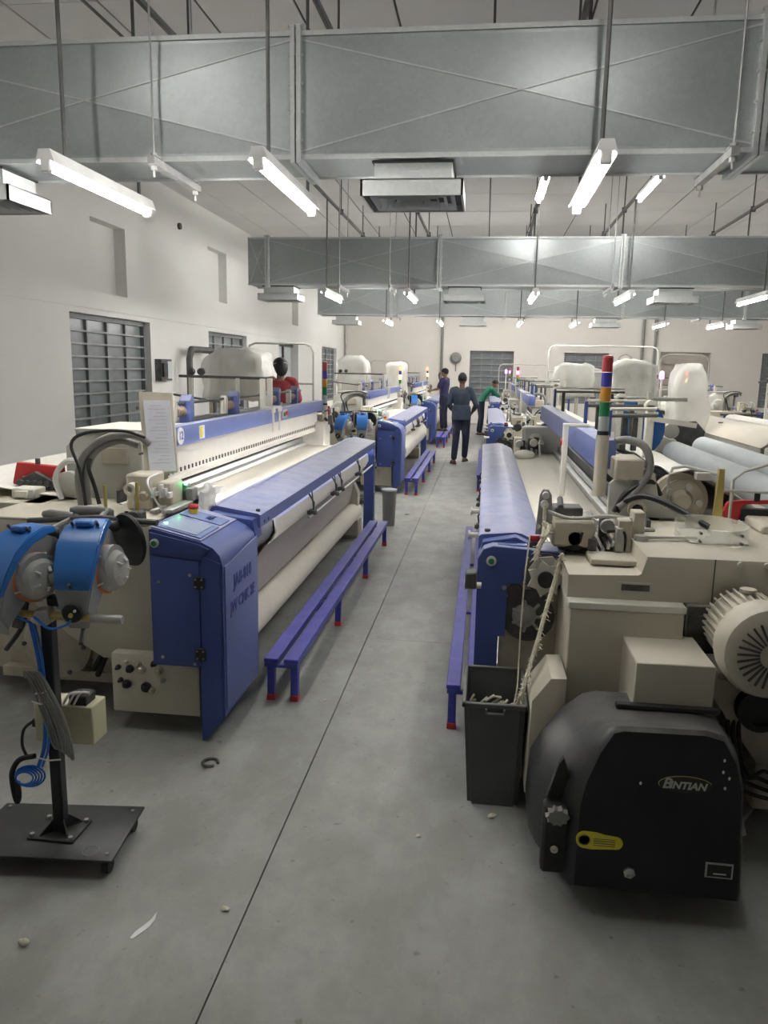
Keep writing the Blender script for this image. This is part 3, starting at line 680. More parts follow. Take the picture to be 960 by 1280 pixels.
    for k in range(5): m.box(.42+.022*k,.436+.022*k,.42,.46,1.12+.01*(k%2),1.15+.02*(k%3),.002)
    m.build('connector','white',a)
    # selvedge unit at the cloth edge
    u=N(); u.box(.36,.40,.58,.66,1.02,1.15,.004); u.box(.40,.46,.60,.68,1.0,1.06,.006); u.cyl((.42,.6,1.15),(.42,.66,1.15),.022,12); u=u.build('selvedge_unit','cable_grey',t)
    N().cyl((.40,.585,1.175),(.40,.60,1.175),.008,8).build('indicator','glow_green',u)
    m=N(); m.ball((.305,.66,1.09),.045,.05,.075,14)
    for v in m.bm.verts: v.co+=noise.noise_vector(v.co*28)*.018
    m.build('plastic_wrap','film',u)
    N().tube([(.40,.6,1.17),(.45,.58,1.16),(.48,.58,1.08),(.45,.6,1.03)],.005,6,5).build('wire','cable_grey',u)
    clutter(N,t,.44,.68,.40,.68,1.05,9,21,.8); clutter(N,t,1.14,1.5,.9,1.3,1.05,8,22,1.0)
    # box motor, red weft frame behind on the table
    r=N(); zz=1.10
    r.prism([(1.22,zz),(1.22,zz+.11),(1.49,zz+.13),(1.52,zz+.02),(1.52,zz-.02),(1.47,zz),(1.46,zz+.06),(1.27,zz+.05),(1.27,zz-.06),(1.23,zz-.06)],1,.78,.83,.004); r=r.build('red_bracket','red',t)
    m=N(); m.prism([(1.24,zz+.03),(1.36,zz+.085),(1.48,zz+.03),(1.46,zz-.01),(1.26,zz-.02)],1,.74,.78,.006)
    for k in range(5): m.cyl((1.28+.04*k,.72,zz+.02),(1.28+.04*k,.75,zz+.02),.018,10)
    m.cyl((1.37,.80,zz+.12),(1.37,.80,zz+.155),.014,8); m.build('guide_eyes','iron',r)
    m=N(); m.box(1.28,1.42,.60,.72,1.05,1.11,.008); m.box(1.31,1.39,.58,.60,1.06,1.10,.006); m.build('junction_box','light_cream',r)
    N().box(1.18,1.75,.5,.9,1.0,1.05,.006).build('table_wing','cream',t)
    # number board
    if det:
        q=N(); q._box([(v,y+(z-1.2)*.22+(.66-v)*.5-.10,z) for v,y,z in ((.505,.62,1.65),(.505,.635,1.65),(.465,.64,1.225),(.465,.655,1.225),(.66,.62,1.655),(.66,.635,1.655),(.615,.64,1.20),(.615,.655,1.20))],0); q=q.build('board','board',t)
        m=N(); m._box([(v,y+(z-1.2)*.22+(.66-v)*.5-.10,z) for v,y,z in ((.513,.612,1.61),(.513,.616,1.61),(.472,.633,1.235),(.472,.637,1.235),(.635,.612,1.61),(.635,.616,1.61),(.592,.633,1.225),(.592,.637,1.225))],0); pp=m.build('paper_sheet','paper',q)
        m=N()
        for k in range(17):
            z=1.585-k*.019; dv=-k*.0011; y=.611+k*.00115
            w0=.53 if k else .55; w1=[.60,.61,.575,.59,.615,.58][k%6]; dv=-k*.0021
            ys=lambda v:y+(z-1.2)*.22+(.66-v)*.5-.10; m._box([(v,ys(v)+q,zz) for v in (w0+dv,w1+dv) for q in (-.0035,-.002) for zz in (z-.0025,z)],0)
        m.build('writing','ink',pp)
        m=N(); m.cyl((.635,.60,1.33),(.635,.55,1.33),.006,8); m.build('pin','iron',q)
        N().bar((.55,.64,1.22),(.52,.60,1.05),.05,.02).build('board_stalk','cream',q)
        z=N().cyl((.572,by+.17,z1-.057),(.579,by+.17,z1-.057),.05,24).build('number_disc','white',t)
        text('12',.068,'letter_blue','numerals',z,frame_mat(T((.571,by+.17,z1-.057)),rt,(0,0,1)),.0008,bold=.001)
        s=N().box(.574,.580,by+.48,by+.565,z1-.10,z1-.02).build('sticker','paper',t); N().box(.572,.574,by+.485,by+.525,z1-.095,z1-.025).build('sticker_half','yellow',s)
        z=N().box(.565,.58,3.28,3.42,z1-.095,z1-.02,.004).build('switch_plate','cream_grey',t)
        N().cyl((.555,3.31,z1-.06),(.567,3.31,z1-.06),.018,12).build('green_button','sig_green',z); N().cyl((.55,3.38,z1-.055),(.567,3.38,z1-.055),.02,12).build('red_button','red',z)
    # centre posts with top rail
    m=N()
    for y in (2.95,3.16): m.box(.64,.68,y,y+.055,z1-.12,z1+.25,.004); m.box(.56,.66,y-.005,y+.06,z1-.03,z1+.02,.004); m.box(.565,.58,y+.01,y+.04,z1-.19,z1-.03,.003)
    cp=m.build('centre_post','light_cream',t)
    m=N(); m.tube([(.66,3.35,z1+.245),(1.75,3.9,z1+.245)],.013,8); m.build('top_rail','rod',cp)
    m=N(); 
    for v,y in ((1.05,3.5),(1.62,3.83)): m.box(v-.015,v+.015,y,y+.03,.9,z1+.24)
    m.build('rail_post','light_cream',cp)
    m=N()
    for v,y in ((1.5,3.78),(1.62,3.84)): m.lathe([(.03,0),(.035,.02),(.02,.03),(.035,.04),(.03,.06)],(v,y,z1+.29),(0,1,0),12)
    m.build('tensioner','iron',cp)
    m=N(); m.tube([(.9,3.1,z1+.02),(1.7,3.6,z1+.08)],.010,8); m.build('lower_rail','rod',cp)
    slot_plate(N,t,by,LY-.3,z1)
    spool_brackets(N,t,(1.78,2.8,4.1,4.85),z1-.02)
    arrange_back(N,t)
    # far end gearing, tower, hose
    m=N(); m.box(.5,1.2,LY-.42,LY-.15,.9,1.22,.02); m.build('end_gearbox','cream_grey',t)
    N().lathe([(.13,0),(.13,.06),(.06,.09)],(.62,LY-.1,1.12),(-1,0,0),20).build('round_cover','cream_grey',t)
    clutter(N,t,.45,1.1,LY-.4,LY+.05,1.2,10,31,1.2)
    N().tube([(.56,LY-.15,1.25),(.5,LY-.1,1.18),(.5,LY-.05,1.1),(.58,LY,1.1),(.64,LY,1.2)],.018,8,5).build('hose','black',t)
    signal_tower(N,.60,LY+.03,1.0,1.855,.03,'tower',t,p.get('lit'),'light_cream')
    return t
LW='weaving looms along the aisle'
L1=control_loom(-1,-1.17,3.35,'blue and cream loom numbered 12, nearest on the left of the aisle',{})
L2=control_loom(-1,-1.17,11.15,'second blue and cream loom on the left of the aisle, with a fat cloth roll',{'detail':0,'roll':.20,'roll_z':.55,'lit':{0:'glow_red',2:'glow_amber'}})
L3=dup(L2,(-1.17,18.95,0),'farthest blue and cream loom on the left, beside the boy on the bench')
# ---------------------------------------------------------------- loom seen from its drive end (right row)
def drive_loom(side,x0,y0,label,p):
    t,N,T,by,z1=loom_core(side,x0,y0,label,p)
    det=p.get('detail',1)
    N().prism([(0,.965),(0,1.03),(.012,1.04),(.17,1.055),(.20,1.05),(.30,1.005),(.31,.985),(.28,.985),(.19,1.03),(.03,1.01),(.022,.965)],1,.50,LY-.12).build('beam_cover','blue',t)
    N().prism([(.0,.93),(.02,1.02),(.17,1.05),(.30,.99),(.30,.93)],1,.42,.54,.004).build('cover_end','blue_dark',t)
    m=N(); m.cyl((.04,.56,1.04),(.04,.56,1.055),.014,8); m.build('screw','iron',t)
    m=N(); m.box(0,.10,LY-.22,LY-.10,0,.965,.006); m.build('end_post','blue_dark',t)
    # side handles on the aisle face
    m=N()
    for y in (.25,.9,1.6): m.cyl((-.045,y,.86 if y<.5 else .95),(.02,y,.86 if y<.5 else .95),.014,10); m.cyl((-.055,y,.86 if y<.5 else .95),(-.045,y,.86 if y<.5 else .95),.024,10)
    m.build('side_pin','light_cream',t)
    N().box(-.05,0,.04,.12,.90,.97,.006).build('side_latch','iron',t)
    T2=lambda c:T((c[0]*1.103,.33+c[1]*(.45 if c[1]>0 else 1),1.8-(1.8-c[2])*1.103))
    K=lambda:MB(T2)
    # end cabinet: folded blue cover with an open lower right
    prof=[(.0,.10),(.094,.10),(.094,.715),(.124,.715),(.124,.945),(.357,.935),(.357,1.075),(.34,1.08),(.06,1.095),(.022,1.08),(.0,1.04)]
    c=K().prism(prof,1,0,.035,.002).build('end_cabinet','blue_dark',t)
    K().prism([(.0,.10),(.0,1.04),(.022,1.08),(.06,1.095),(.355,1.08),(.355,1.07),(.07,1.08),(.03,1.065),(.012,1.03),(.012,.10)],1,.035,.44).build('cabinet_top','blue',c)
    K().lathe([(.020,0),(.021,.01),(.014,.012)],(.055,0,1.035),(0,-1,0),18).build('button_ring','light_cream',c); K().cyl((.055,-.02,1.035),(.055,-.012,1.035),.012,12).build('button_face','sig_green',c)
    k=K().box(.08,.20,.10,.34,1.088,1.096,.002).build('key_plate','plate_blue',c); K().box(.11,.16,.17,.26,1.096,1.099).build('key','letter_blue',k)
    b=K().box(.205,.255,.10,.15,1.085,1.11,.006).build('stop_base','black',c); K().box(.205,.255,.12,.17,1.112,1.135,.008).build('stop_button','red',c)
    m=K(); m.cyl((.112,-.012,.925),(.112,0,.925),.010,8); m.build('screw','steel',c)
    # inside the opening: plate, gear, ring, spool wheel
    K().box(.10,.37,.10,.13,.12,.93,.004).build('inner_plate','cream_dirty',t)
    g=K().lathe([(.11,0),(.11,.03),(.085,.035),(.085,.02),(.03,.02),(.03,.05)],(.215,.10,.80),(0,-1,0),26).build('gear_ring','iron',t)
    m=K()
    for a in range(7): m.tube([(.215+.03*math.cos(a*.9),.045,.80+.03*math.sin(a*.9)),(.215+.07*math.cos(a*.9),.045,.80+.07*math.sin(a*.9))],.007,6)
    m.lathe([(.05,0),(.05,.02),(.035,.025)],(.20,.07,.80),(0,-1,0),20); m.build('chain_guide','steel_dull',g)
    K().lathe([(.035,0),(.035,.03)],(.16,.09,.90),(0,-1,0),14).build('cog','iron',t)
    s=K().lathe([(.085,0),(.085,.012),(.05,.014),(.05,.05)],(.272,-.005,.995),(0,-1,0),28).build('waste_wheel','iron',t)
    m=K()
    star=[]
    for a in range(14):
        r=.078 if a%2==0 else .052; star.append((.272+r*math.cos(a*PI/7),.985+r*math.sin(a*PI/7)))
    m.prism(star,1,-.07,-.05,.003); m.build('star_wheel','light_cream',s)
    K().cyl((.272,-.09,.985),(.272,-.07,.985),.033,18).build('hub','rubber',s)
    K().lathe([(.05,0),(.07,.01),(.07,.02)],(.272,-.04,1.01),(0,-1,0),7).build('collar','cream_grey',s)
    # waste selvedge crank arm
    a=N(); a.prism([(.25,1.08),(.33,1.08),(.315,1.26),(.30,1.285),(.275,1.285),(.262,1.26)],1,.36,.372,.003); a=a.build('crank_plate','steel_dull',t)
    m=N(); m.cyl((.288,.34,1.26),(.288,.36,1.26),.016,14); m.cyl((.284,.335,1.22),(.284,.36,1.22),.018,14); m.build('guide_wheel','white',a)
    N().tube([(.285,.335,1.22),(.285,.33,1.12),(.27,.2,1.10)],.008,6,4).build('yarn_strand','yarn',a)
    N().box(.32,.50,.30,.56,1.04,1.16,.012).build('drive_block','cream_dirty',t)
    m=N(); m.box(.33,.46,.40,.52,1.16,1.20,.006); m.cyl((.36,.4,1.2),(.36,.46,1.23),.014,8); m.build('valve','iron',t)
    N().tube([(.30,.34,1.19),(.4,.33,1.165),(.55,.36,1.175),(.68,.40,1.16)],.009,7,5).build('air_line','cream_grey',t)
    # dark drive well, reed ends, brush rods
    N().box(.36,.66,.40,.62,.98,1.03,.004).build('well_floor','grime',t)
    N().lathe([(.055,0),(.06,.01),(.055,.05),(.03,.06)],(.42,.36,1.08),(0,-1,0),18).build('drive_wheel','black_dusty',t)
    clutter(N,t,.40,.66,.28,.52,1.03,11,5)
    m=N()
    for q in range(4): m.bar((.52+.022*q,.30,1.02+.014*q),(.50+.02*q,.85,1.08+.01*q),.014,.018)
    m.build('reed_holder','steel',t)
    m=N(); m.box(.60,.66,.30,.40,1.0,1.17,.004); m.box(.67,.72,.34,.44,1.0,1.2,.004); m.build('reed_clamp','cream_dirty',t)
    N().box(.47,.72,.14,.30,1.005,1.03,.004).build('drip_tray','cream_dirty',t)
    # upper sheets of the harness: bright top of the beam and inspection post
    m=N(); y=1.9; m.box(.50,.535,y,y+.04,z1-.44,z1+.01,.004); m.box(.50,.66,y,y+.05,z1,z1+.02,.004); m=m.build('inspection_post','light_cream',t)
    N().cyl((.49,1.925,z1-.10),(.50,1.925,z1-.10),.022,12).build('red_button','red',m)
    # stepped end casing
    e=N().prism([(.365,.90),(.365,1.0),(.64,1.0),(.655,1.01),(.665,1.085),(1.62,1.085),(1.62,.90)],1,0,.80,.005).build('end_casing','cream',t)
    N().box(.56,.70,-.004,.002,.935,.975).build('slot_rim','cream_grey',e); N().box(.575,.685,-.006,.002,.942,.968).build('slot','grime',e)
    N().box(.925,.929,-.003,.0,.90,1.085).build('casing_joint','seam',e)
    m=N()
    for v in (1.02,1.12): m.cyl((v,-.012,1.07),(v,0,1.07),.012,8)
    m.build('screw','light_cream',e)
    lw=N(); lw.box(.37,.815,-.06,.45,.36,.875,.006); lw=lw.build('lower_casing','cream',t)
    N().box(.365,.82,-.065,.30,.872,.902,.004).build('casing_lip','light_cream',lw)
    N().box(.40,1.5,.25,.5,.12,.40,.006).build('base_casing','cream_dirty',t)
    N().box(.585,.865,-.34,.0,.50,.768,.004).build('box_cover','cream',t)
    N().prism([(.225,.12),(.235,.515),(.305,.615),(.365,.618),(.365,.12)],1,-.17,.10,.004).build('corner_casing','cream',t)
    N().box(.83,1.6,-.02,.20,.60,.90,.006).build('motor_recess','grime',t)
    m=N(); m.box(.84,1.3,-.03,-.015,.80,.86); m.box(.86,1.3,-.03,-.015,.72,.75); m.build('recess_rib','iron',t)
    # plates, tower, hoses above the casing
    pl=N().prism([(.64,1.085),(.64,1.25),(.70,1.31),(.86,1.31),(.88,1.20),(.90,1.14),(1.05,1.09),(1.05,1.085)],1,.86,.90,.006).build('bearing_plate','cream_grey',t)
    N().lathe([(.045,0),(.045,.03),(.028,.032),(.028,.01)],(.78,.86,1.13),(0,-1,0),18).build('bearing_ring','cream',pl); N().cyl((.78,.815,1.13),(.78,.85,1.13),.024,14).build('bearing_bore','black',pl)
    N().box(.66,.80,.84,1.1,1.27,1.38,.008).build('terminal_box','cream_dirty',pl)
    tw=p.get('tower',(.60,.92))
    signal_tower(N,tw[0],tw[1],1.18,1.875,.030,'tower',t,p.get('lit'),'cream')
    N().tube([(.66,.9,1.46),(.72,.9,1.47),(.80,.88,1.44),(.83,.86,1.34),(.78,.84,1.24),(.68,.8,1.14)],.020,10,5).build('hose','cable_grey',t)
    N().tube([(.68,.82,1.12),(.72,.8,1.18),(.80,.76,1.21),(.93,.7,1.17),(1.06,.6,1.10)],.015,8,5).build('cable','black',t)
    N().tube([(.66,.8,1.12),(.72,.82,1.22),(.84,.86,1.27),(.9,.9,1.2)],.012,8,5).build('cable','black',t)
    N().box(.66,.80,.50,.53,1.085,1.10,.003).build('stay','steel_dull',t)
    m=N(); m.cyl((.70,.30,1.085),(.70,.30,1.11),.03,14); m.bar((.70,.3,1.10),(.94,.34,1.10),.02,.012); m.build('linkage','cream_grey',t)
    d=N().lathe([(.14,0),(.14,.05),(.11,.06),(.11,.08),(.06,.085),(.04,.12)],(1.02,1.05,1.16),(0,-1,0),30).build('let_off_drum','cream',t)
    m=N()
    for a in range(5): m.cyl((1.02+.08*math.cos(a*1.25),.95,1.16+.08*math.sin(a*1.25)),(1.02+.08*math.cos(a*1.25),.93,1.16+.08*math.sin(a*1.25)),.018,10)
    m.build('drum_boss','cream_grey',d)
    if det:
        N().prism([(1.115,1.085),(1.155,1.085),(1.145,1.36),(1.12,1.36)],1,.72,.75).build('brass_post','brass',t)
        # clear oval guard with rivets
        m=MB(T); n=30; import math as _m
        ring=[(1.02+.15*_m.cos(2*PI*i/n)*1.0,.42+.20*_m.sin(2*PI*i/n)) for i in range(n+1)]
        for (ra,rb) in zip(ring,ring[1:]):
            q=[m.bm.verts.new((ra[0],ra[1],1.09)),m.bm.verts.new((rb[0],rb[1],1.09)),m.bm.verts.new((rb[0],rb[1],1.155)),m.bm.verts.new((ra[0],ra[1],1.155))]; m.bm.faces.new(q)
        bmesh.ops.remove_doubles(m.bm,verts=m.bm.verts,dist=.0005)
        r=bmesh.ops.solidify(m.bm,geom=m.bm.faces[:],thickness=.003); gd=m.build('oval_guard','clear',t)
        m=N(); m.box(.90,1.14,.28,.56,1.088,1.094,.003); m.build('guard_pad','light_cream',gd)
        m=N()
        for v,z in ((.93,1.105),(.93,1.14),(1.09,1.105),(1.09,1.14)): m.cyl((v,.235 if v>1 else .255,z),(v,.215 if v>1 else .235,z),.006,8)
        m.build('rivet','iron',gd)
        # white warp slope and loose cloth at the back
        m=N(); m.sheet([(.95,1.30),(1.05,1.32),(1.2,1.24),(1.42,1.11),(1.58,1.06),(1.66,.95),(1.66,.8)],.93,4.4,.006,14,.010); m.build('draped_warp','warp',t)
        m=N(); m.tube([(.96,.95,1.09),(.96,.95,1.33),(1.18,.90,1.31)],.008,7,3); m.box(1.06,1.13,.88,.93,1.28,1.32,.004); m.build('wire_guide','cream_grey',t)
        # red weft guide at the right
        r=N(); r.prism([(1.17,1.13),(1.20,1.19),(1.26,1.20),(1.8,1.22),(1.8,1.205),(1.27,1.185),(1.25,1.08),(1.21,1.09)],1,.80,.83,.003); r=r.build('red_bracket','red',t)
        m=N(); m.box(1.26,1.8,.79,.82,1.10,1.165,.004); m.cyl((1.33,.80,1.2),(1.33,.80,1.24),.014,8); m.cyl((1.40,.80,1.2),(1.40,.80,1.23),.014,8); m.build('guide_bar','black',r)
        m=N(); m.tube([(1.21,.8,1.1),(1.21,.8,1.30),(1.26,.8,1.345),(1.8,.9,1.50)],.008,7); m.tube([(1.17,.78,1.25),(1.42,.78,1.245),(1.42,.78,1.15)],.007,7); m.build('wire_rod','cream_grey',r)
        m=N(); m.box(1.28,1.62,.55,.8,1.085,1.13,.01); m.cyl((1.42,.7,1.13),(1.42,.7,1.17),.02,10); m.build('guide_base','cream',r)
        # motor with ribs and slotted fan cover
        MX,MZ=1.03,.845
        mo=N().cyl((MX,-.30,MZ),(MX,-.03,MZ),.125,30).build('electric_motor','cream',t)
        m=N()
        for a in range(34):
            an=a*2*PI/34; m.obox((MX+.130*math.cos(an),-.16,MZ+.130*math.sin(an)),.026,.24,.007,Matrix.Rotation(-an,3,'Y'))
        m.build('cooling_rib','cream',mo)
        N().lathe([(.165,0),(.172,.03),(.172,.09),(.16,.12),(.13,.135),(.05,.138)],(MX,-.27,MZ),(0,-1,0),32).build('fan_cover','cream',mo)
        m=N()
        for a in range(28):
            an=a*2*PI/28; m.obox((MX+.085*math.cos(an),-.4085,MZ+.085*math.sin(an)),.075,.006,.007,Matrix.Rotation(-an,3,'Y'))
        m.build('fan_slot','iron',mo,kind='stuff')
        N().box(.90,1.16,-.26,-.06,.69,.72,.006).build('motor_foot','cream_dirty',mo)
        N().lathe([(.02,0),(.03,.01),(.03,.02)],(1.02,-.12,.985),(0,0,1),12).build('lifting_eye','cream_dirty',mo)
        N().prism([(.86,.70),(1.3,.70),(1.3,.30),(1.12,.30),(1.0,.46),(.90,.62)],1,-.14,-.10,.006).build('motor_bracket','cream_dirty',t)
        N().lathe([(.085,0),(.085,.05),(.06,.05),(.06,.03)],(1.09,-.14,.545),(0,-1,0),26).build('pulley','rubber',t)
        N().box(1.12,1.6,-.12,.3,.10,.34,.01).build('oil_pan','cream_dirty',t)
        for k in range(4):
            dx=.02*k; N().tube([(.98+dx,-.10,.56),(.97+dx,-.16,.42),(1.0+dx,-.22,.30),(1.06+dx,-.2,.22+.03*k),(1.2,-.2,.20+.03*k),(1.32,-.16,.28+.04*k)],.008,7,5).build('cable','rubber',t)
        N().tube([(1.05,-.24,.06),(1.02,-.2,.20),(1.0,-.18,.30)],.018,8,4).build('ribbed_hose','steel_dull',t)
        N().tube([(1.0,-.30,.02),(1.06,-.12,.02),(1.2,.1,.02),(1.3,.5,.02)],.02,8,4).build('floor_hose','cable_grey',t)
        # black plastic cover with smoothly swept flank
        F=[(.245,.10),(.893,.10),(.895,.13),(.872,.50),(.845,.60),(.80,.675),(.74,.69),(.48,.685),(.45,.675),(.41,.60),(.372,.49),(.355,.40),(.352,.13),(.30,.105)]
        bk=[(.235,.10),(.94,.10),(.945,.13),(.935,.42),(.915,.53),(.87,.58),(.78,.598),(.47,.598),(.42,.585),(.345,.52),(.275,.42),(.235,.34),(.225,.18),(.228,.12)]
        def lerp(A,B,f): return [(a[0]*(1-f)+b[0]*f,a[1]*(1-f)+b[1]*f) for a,b in zip(A,B)]
        F[0]=(.352,.10); F[13]=(.352,.115)
        m=N(); prev=None
        for (poly,y) in ((lerp(F,[(.62,.4)]*14,.04),-.715),(F,-.70),(lerp(F,bk,.18),-.66),(lerp(F,bk,.5),-.58),(lerp(F,bk,.85),-.48),(bk,-.40),(bk,-.22)):
            r=[m.bm.verts.new((v,y,z)) for v,z in poly]
            if prev:
                for i in range(14): m.bm.faces.new((prev[i],prev[(i+1)%14],r[(i+1)%14],r[i]))
            else: m.bm.faces.new(r)
            prev=r
        m.bm.faces.new(prev[::-1])
        cv=m.build('dobby_cover','black_dusty',t,50)
        N().box(.52,.88,-.375,-.345,.600,.618,.003).build('cover_slot','rubber',cv)
        m=N(); m.box(.255,.345,-.665,-.60,.11,.36,.01); m.prism([(.265,.37),(.345,.37),(.34,.45),(.315,.52),(.30,.50)],1,-.63,-.60,.004); m.build('flank_recess','rubber',cv)
        m=N(); pts=[]
        for a in range(20):
            r=.040 if a%2==0 else .028; pts.append((.30+r*math.cos(a*PI/10),.335+r*.8*math.sin(a*PI/10)))
        m.prism(pts,1,-.69,-.66,.002); m.build('rubber_gear','cable_grey',cv)
        N().lathe([(.013,0),(.013,.006),(.005,.006),(.005,.002)],(.297,-.665,.205),(0,-1,0),14).build('screw','light_cream',cv)
        N().lathe([(.02,0),(.02,.01),(.012,.012),(.012,.004)],(.537,-.715,.180),(0,-1,0),6).build('drain_plug','steel',cv)
        st=[]
        for a in range(9): st.append((.385+.026*math.cos(PI/2+a*PI/8),.284+.030*math.sin(PI/2+a*PI/8)))
        st+=[(.41,.252),(.48,.258)]
        for a in range(7): st.append((.490+.020*math.cos(-PI/2+a*PI/6),.280+.022*math.sin(-PI/2+a*PI/6)))
        st+=[(.45,.306),(.425,.312)]
        k=N().prism(st,1,-.720,-.715).build('warning_sticker','yellow',cv)
        m=N(); m.lathe([(.019,0),(.019,.001),(.016,.001),(.016,.0)],(.386,-.720,.284),(0,-1,0),20)
        for z in (.292,.284,.276,.268): m.box(.415,.485,-.7212,-.720,z-.001,z+.001)
        m.build('sticker_print','grime',k)
        k=N().box(.775,.862,-.718,-.714,.188,.242,.001).build('name_plate','steel',cv); N().box(.781,.856,-.7195,-.718,.194,.236).build('plate_field','black',k); N().box(.80,.84,-.7205,-.7195,.203,.207).build('plate_line','white',k)
        el=N(); n=28; el.prism([(.688+.085*math.cos(2*PI*i/n),.508+.030*math.sin(2*PI*i/n)) for i in range(n)],1,-.718,-.714); el=el.build('logo_badge','black',cv)
        el2=N(); n=40
        for i in range(14,40):
            a0=2*PI*(i-12)/40; a1=2*PI*(i-11)/40
            if math.sin(a0)>-.2: el2.bar((.688+.083*math.cos(a0),-.719,.508+.029*math.sin(a0)),(.688+.083*math.cos(a1),-.719,.508+.029*math.sin(a1)),.0015,.002)
        el2.build('badge_rim','brass',el)
        text('B',.050,'cream_grey','initial',el,frame_mat(T((.630,-.7195,.508)),(1,0,0),(0,0,1)),.0006,shear=.25,bold=.0012)
        text('INTIAN',.034,'cream_grey','lettering',el,frame_mat(T((.695,-.7195,.504)),(1,0,0),(0,0,1)),.0006,shear=.25,bold=.0012)
        m=N()
        for v,z in ((.80,.60),(.80,.56),(.82,.54),(.81,.505),(.55,.50)): m.ball((v,-.716,z),.004,.002,.006,8)
        m.build('paint_fleck','light_cream',cv)
    # back: warp, rails with end brackets, spool gear
    rb=p.get('rails',((1.45,1.56),(2.5,1.57),(5.0,1.6)))
    for y,z in rb:
        ve=.98 if y<2 else (1.15 if y<3 else 1.4)
        b=N().prism([(z1-.05,y-.02),(z+.02,y-.02),(z+.02,y+.03),(z1-.05,y+.03)] and [(y-.02,z1-.15),(y+.03,z1-.15),(y+.03,z-.0),(y+.06,z+.02),(y-.02,z+.03)],0,.70,.72,.002).build('rail_bracket','blue_dark',t)
        N().tube([(.70,y,z),(ve,y+.04,z+.005)],.011,10).build('cross_rail','rod',b)
        N().tube([(.72,y+.05,z+.035),(ve,y+.09,z+.04)],.010,8).build('cross_rail','light_cream',b)
        m=N()
        for v in (.80,ve-.12): m.box(v-.015,v+.015,y+.03,y+.06,z-.20,z-.01,.003)
        m.build('rail_drop','iron',b)
    for y,z in rb[:2]:
        s=N(); s.box(.95,1.0,y+.2,y+.24,1.25,z+.06,.006); s.cyl((.98,y+.2,z+.05),(.98,y+.27,z+.05),.035,14); s.bar((.97,y+.2,z-.02),(1.25,y+.25,z-.06),.02,.03); s.build('yarn_arm','light_cream',t)
    arrange_back(N,t,.30,.30)
    m=N()
    for k in range(4): m.box(.92+.14*k,.96+.14*k,3.2+.4*(k%2),3.26+.4*(k%2),1.06,1.5+.05*k,.005)
    m.build('creel_post','light_cream',t)
    N().box(.4,1.2,LY-.40,LY-.16,.95,1.25,.02).build('end_gearbox','cream_grey',t)
    m=N(); m.lathe([(.07,0),(.07,.05),(.03,.07)],(.52,LY-.42,1.12),(0,-1,0),20); m.build('round_cover','cream_grey',t)
    clutter(N,t,.34,.62,LY-.75,LY-.45,1.0,14,8,1.2); clutter(N,t,.35,.75,LY-.38,LY+.1,1.1,12,9,1.3)
    N().ball((.40,LY-.85,1.02),.10,.08,.045,14).build('lint_cloth','cloth',t)
    return t
R1=drive_loom(1,0.0,3.10,'loom nearest on the right of the aisle, black plastic housing at its end',{'beam_h':.15,'beam_z':1.46,'beam_y':1.0,'roll':.10,'heald_z':1.25,'heald_y':1.25})
R2=drive_loom(1,0.07,10.9,'second loom on the right of the aisle, behind the one with the black housing',{'detail':0,'beam_z':1.44,'beam_h':.14,'heald_z':1.25,'heald_y':1.25,'lit':{1:'glow_violet'},'tower':(.58,5.22)})
R3=dup(R2,(.14,18.6,0),'farthest loom on the right, where the worker in green leans')
# ================================================================= BENCHES
def bench(x0,x1,y0,y1,label):
    t=thing('foot_bench',label,'bench',((x0+x1)/2,y0,0),'low blue footboards beside the looms')
    w=(x1-x0-.03)/2
    for a in (x0,x1-w):
        MB().box(a,a+w,y0,y1,.228,.252,.003).build('plank','bench_blue',t)
        MB().box(a+.004,a+w-.004,y0-.001,y1+.001,.205,.228).build('plank_channel','blue_dark',t)
    n=4
    for k in range(n):
        y=y0+.03+(y1-y0-.09)*k/(n-1)
        MB().box(x0+w*.5,x1-w*.5,y,y+.03,.19,.206).build('cross_piece','bench_blue',t)
        for a in (x0+.01,x1-.05):
            l=MB().box(a,a+.04,y,y+.04,.03,.206,.002).build('leg','bench_blue',t)
            MB().box(a-.003,a+.043,y-.003,y+.043,0,.034,.003).build('red_foot','red',l)
    return t
b1=bench(-1.125,-.935,3.85,7.78,'long low blue bench with red feet beside the nearest left loom')
bench(-1.10,-.90,11.02,15.1,'low blue bench beside the second loom on the left')
bench(-1.09,-.87,18.1,22.2,'low blue bench on the left that the boy stands on')
bench(-.13,.04,3.66,7.7,'low blue bench along the nearest right loom, half hidden by the grey bin')
bench(-.07,.10,11.6,15.5,'low blue bench along the second loom on the right')
# ================================================================= BINS
t=thing('waste_bin','tall dark grey plastic waste bin with handle rim, beside the black housing','bin',(.10,3.2,0))
def frus(m,b,t_,z0,z1):   # b,t = x0,x1,y0,y1
    v=[m.bm.verts.new(p) for p in ((b[0],b[2],z0),(b[1],b[2],z0),(b[1],b[3],z0),(b[0],b[3],z0),(t_[0],t_[2],z1),(t_[1],t_[2],z1),(t_[1],t_[3],z1),(t_[0],t_[3],z1))]
    return v
m=MB(); v=frus(m,(.0,.205,3.02,3.34),(-.028,.213,2.995,3.39),0,.455)
bm=m.bm; bm.faces.new((v[3],v[2],v[1],v[0]))
for i in range(4): bm.faces.new((v[i],v[(i+1)%4],v[4+(i+1)%4],v[4+i]))
bmesh.ops.bevel(bm,geom=[e for e in bm.edges if abs(e.verts[0].co.z-e.verts[1].co.z)>.3],offset=.02,segments=3,affect='EDGES')
bmesh.ops.solidify(bm,geom=bm.faces[:],thickness=-.004)
for x in (.02,.07,.12,.17): pass
body=m.build('bin_body','bin',t)
m=MB()
for a,b in (((-.04,-.022),(2.98,3.405)),((.212,.226),(2.98,3.405))): m.box(a[0],a[1],b[0],b[1],.445,.468,.004)
m.box(-.04,.226,2.98,2.998,.445,.468,.004); m.box(-.04,.226,3.388,3.405,.445,.468,.004)
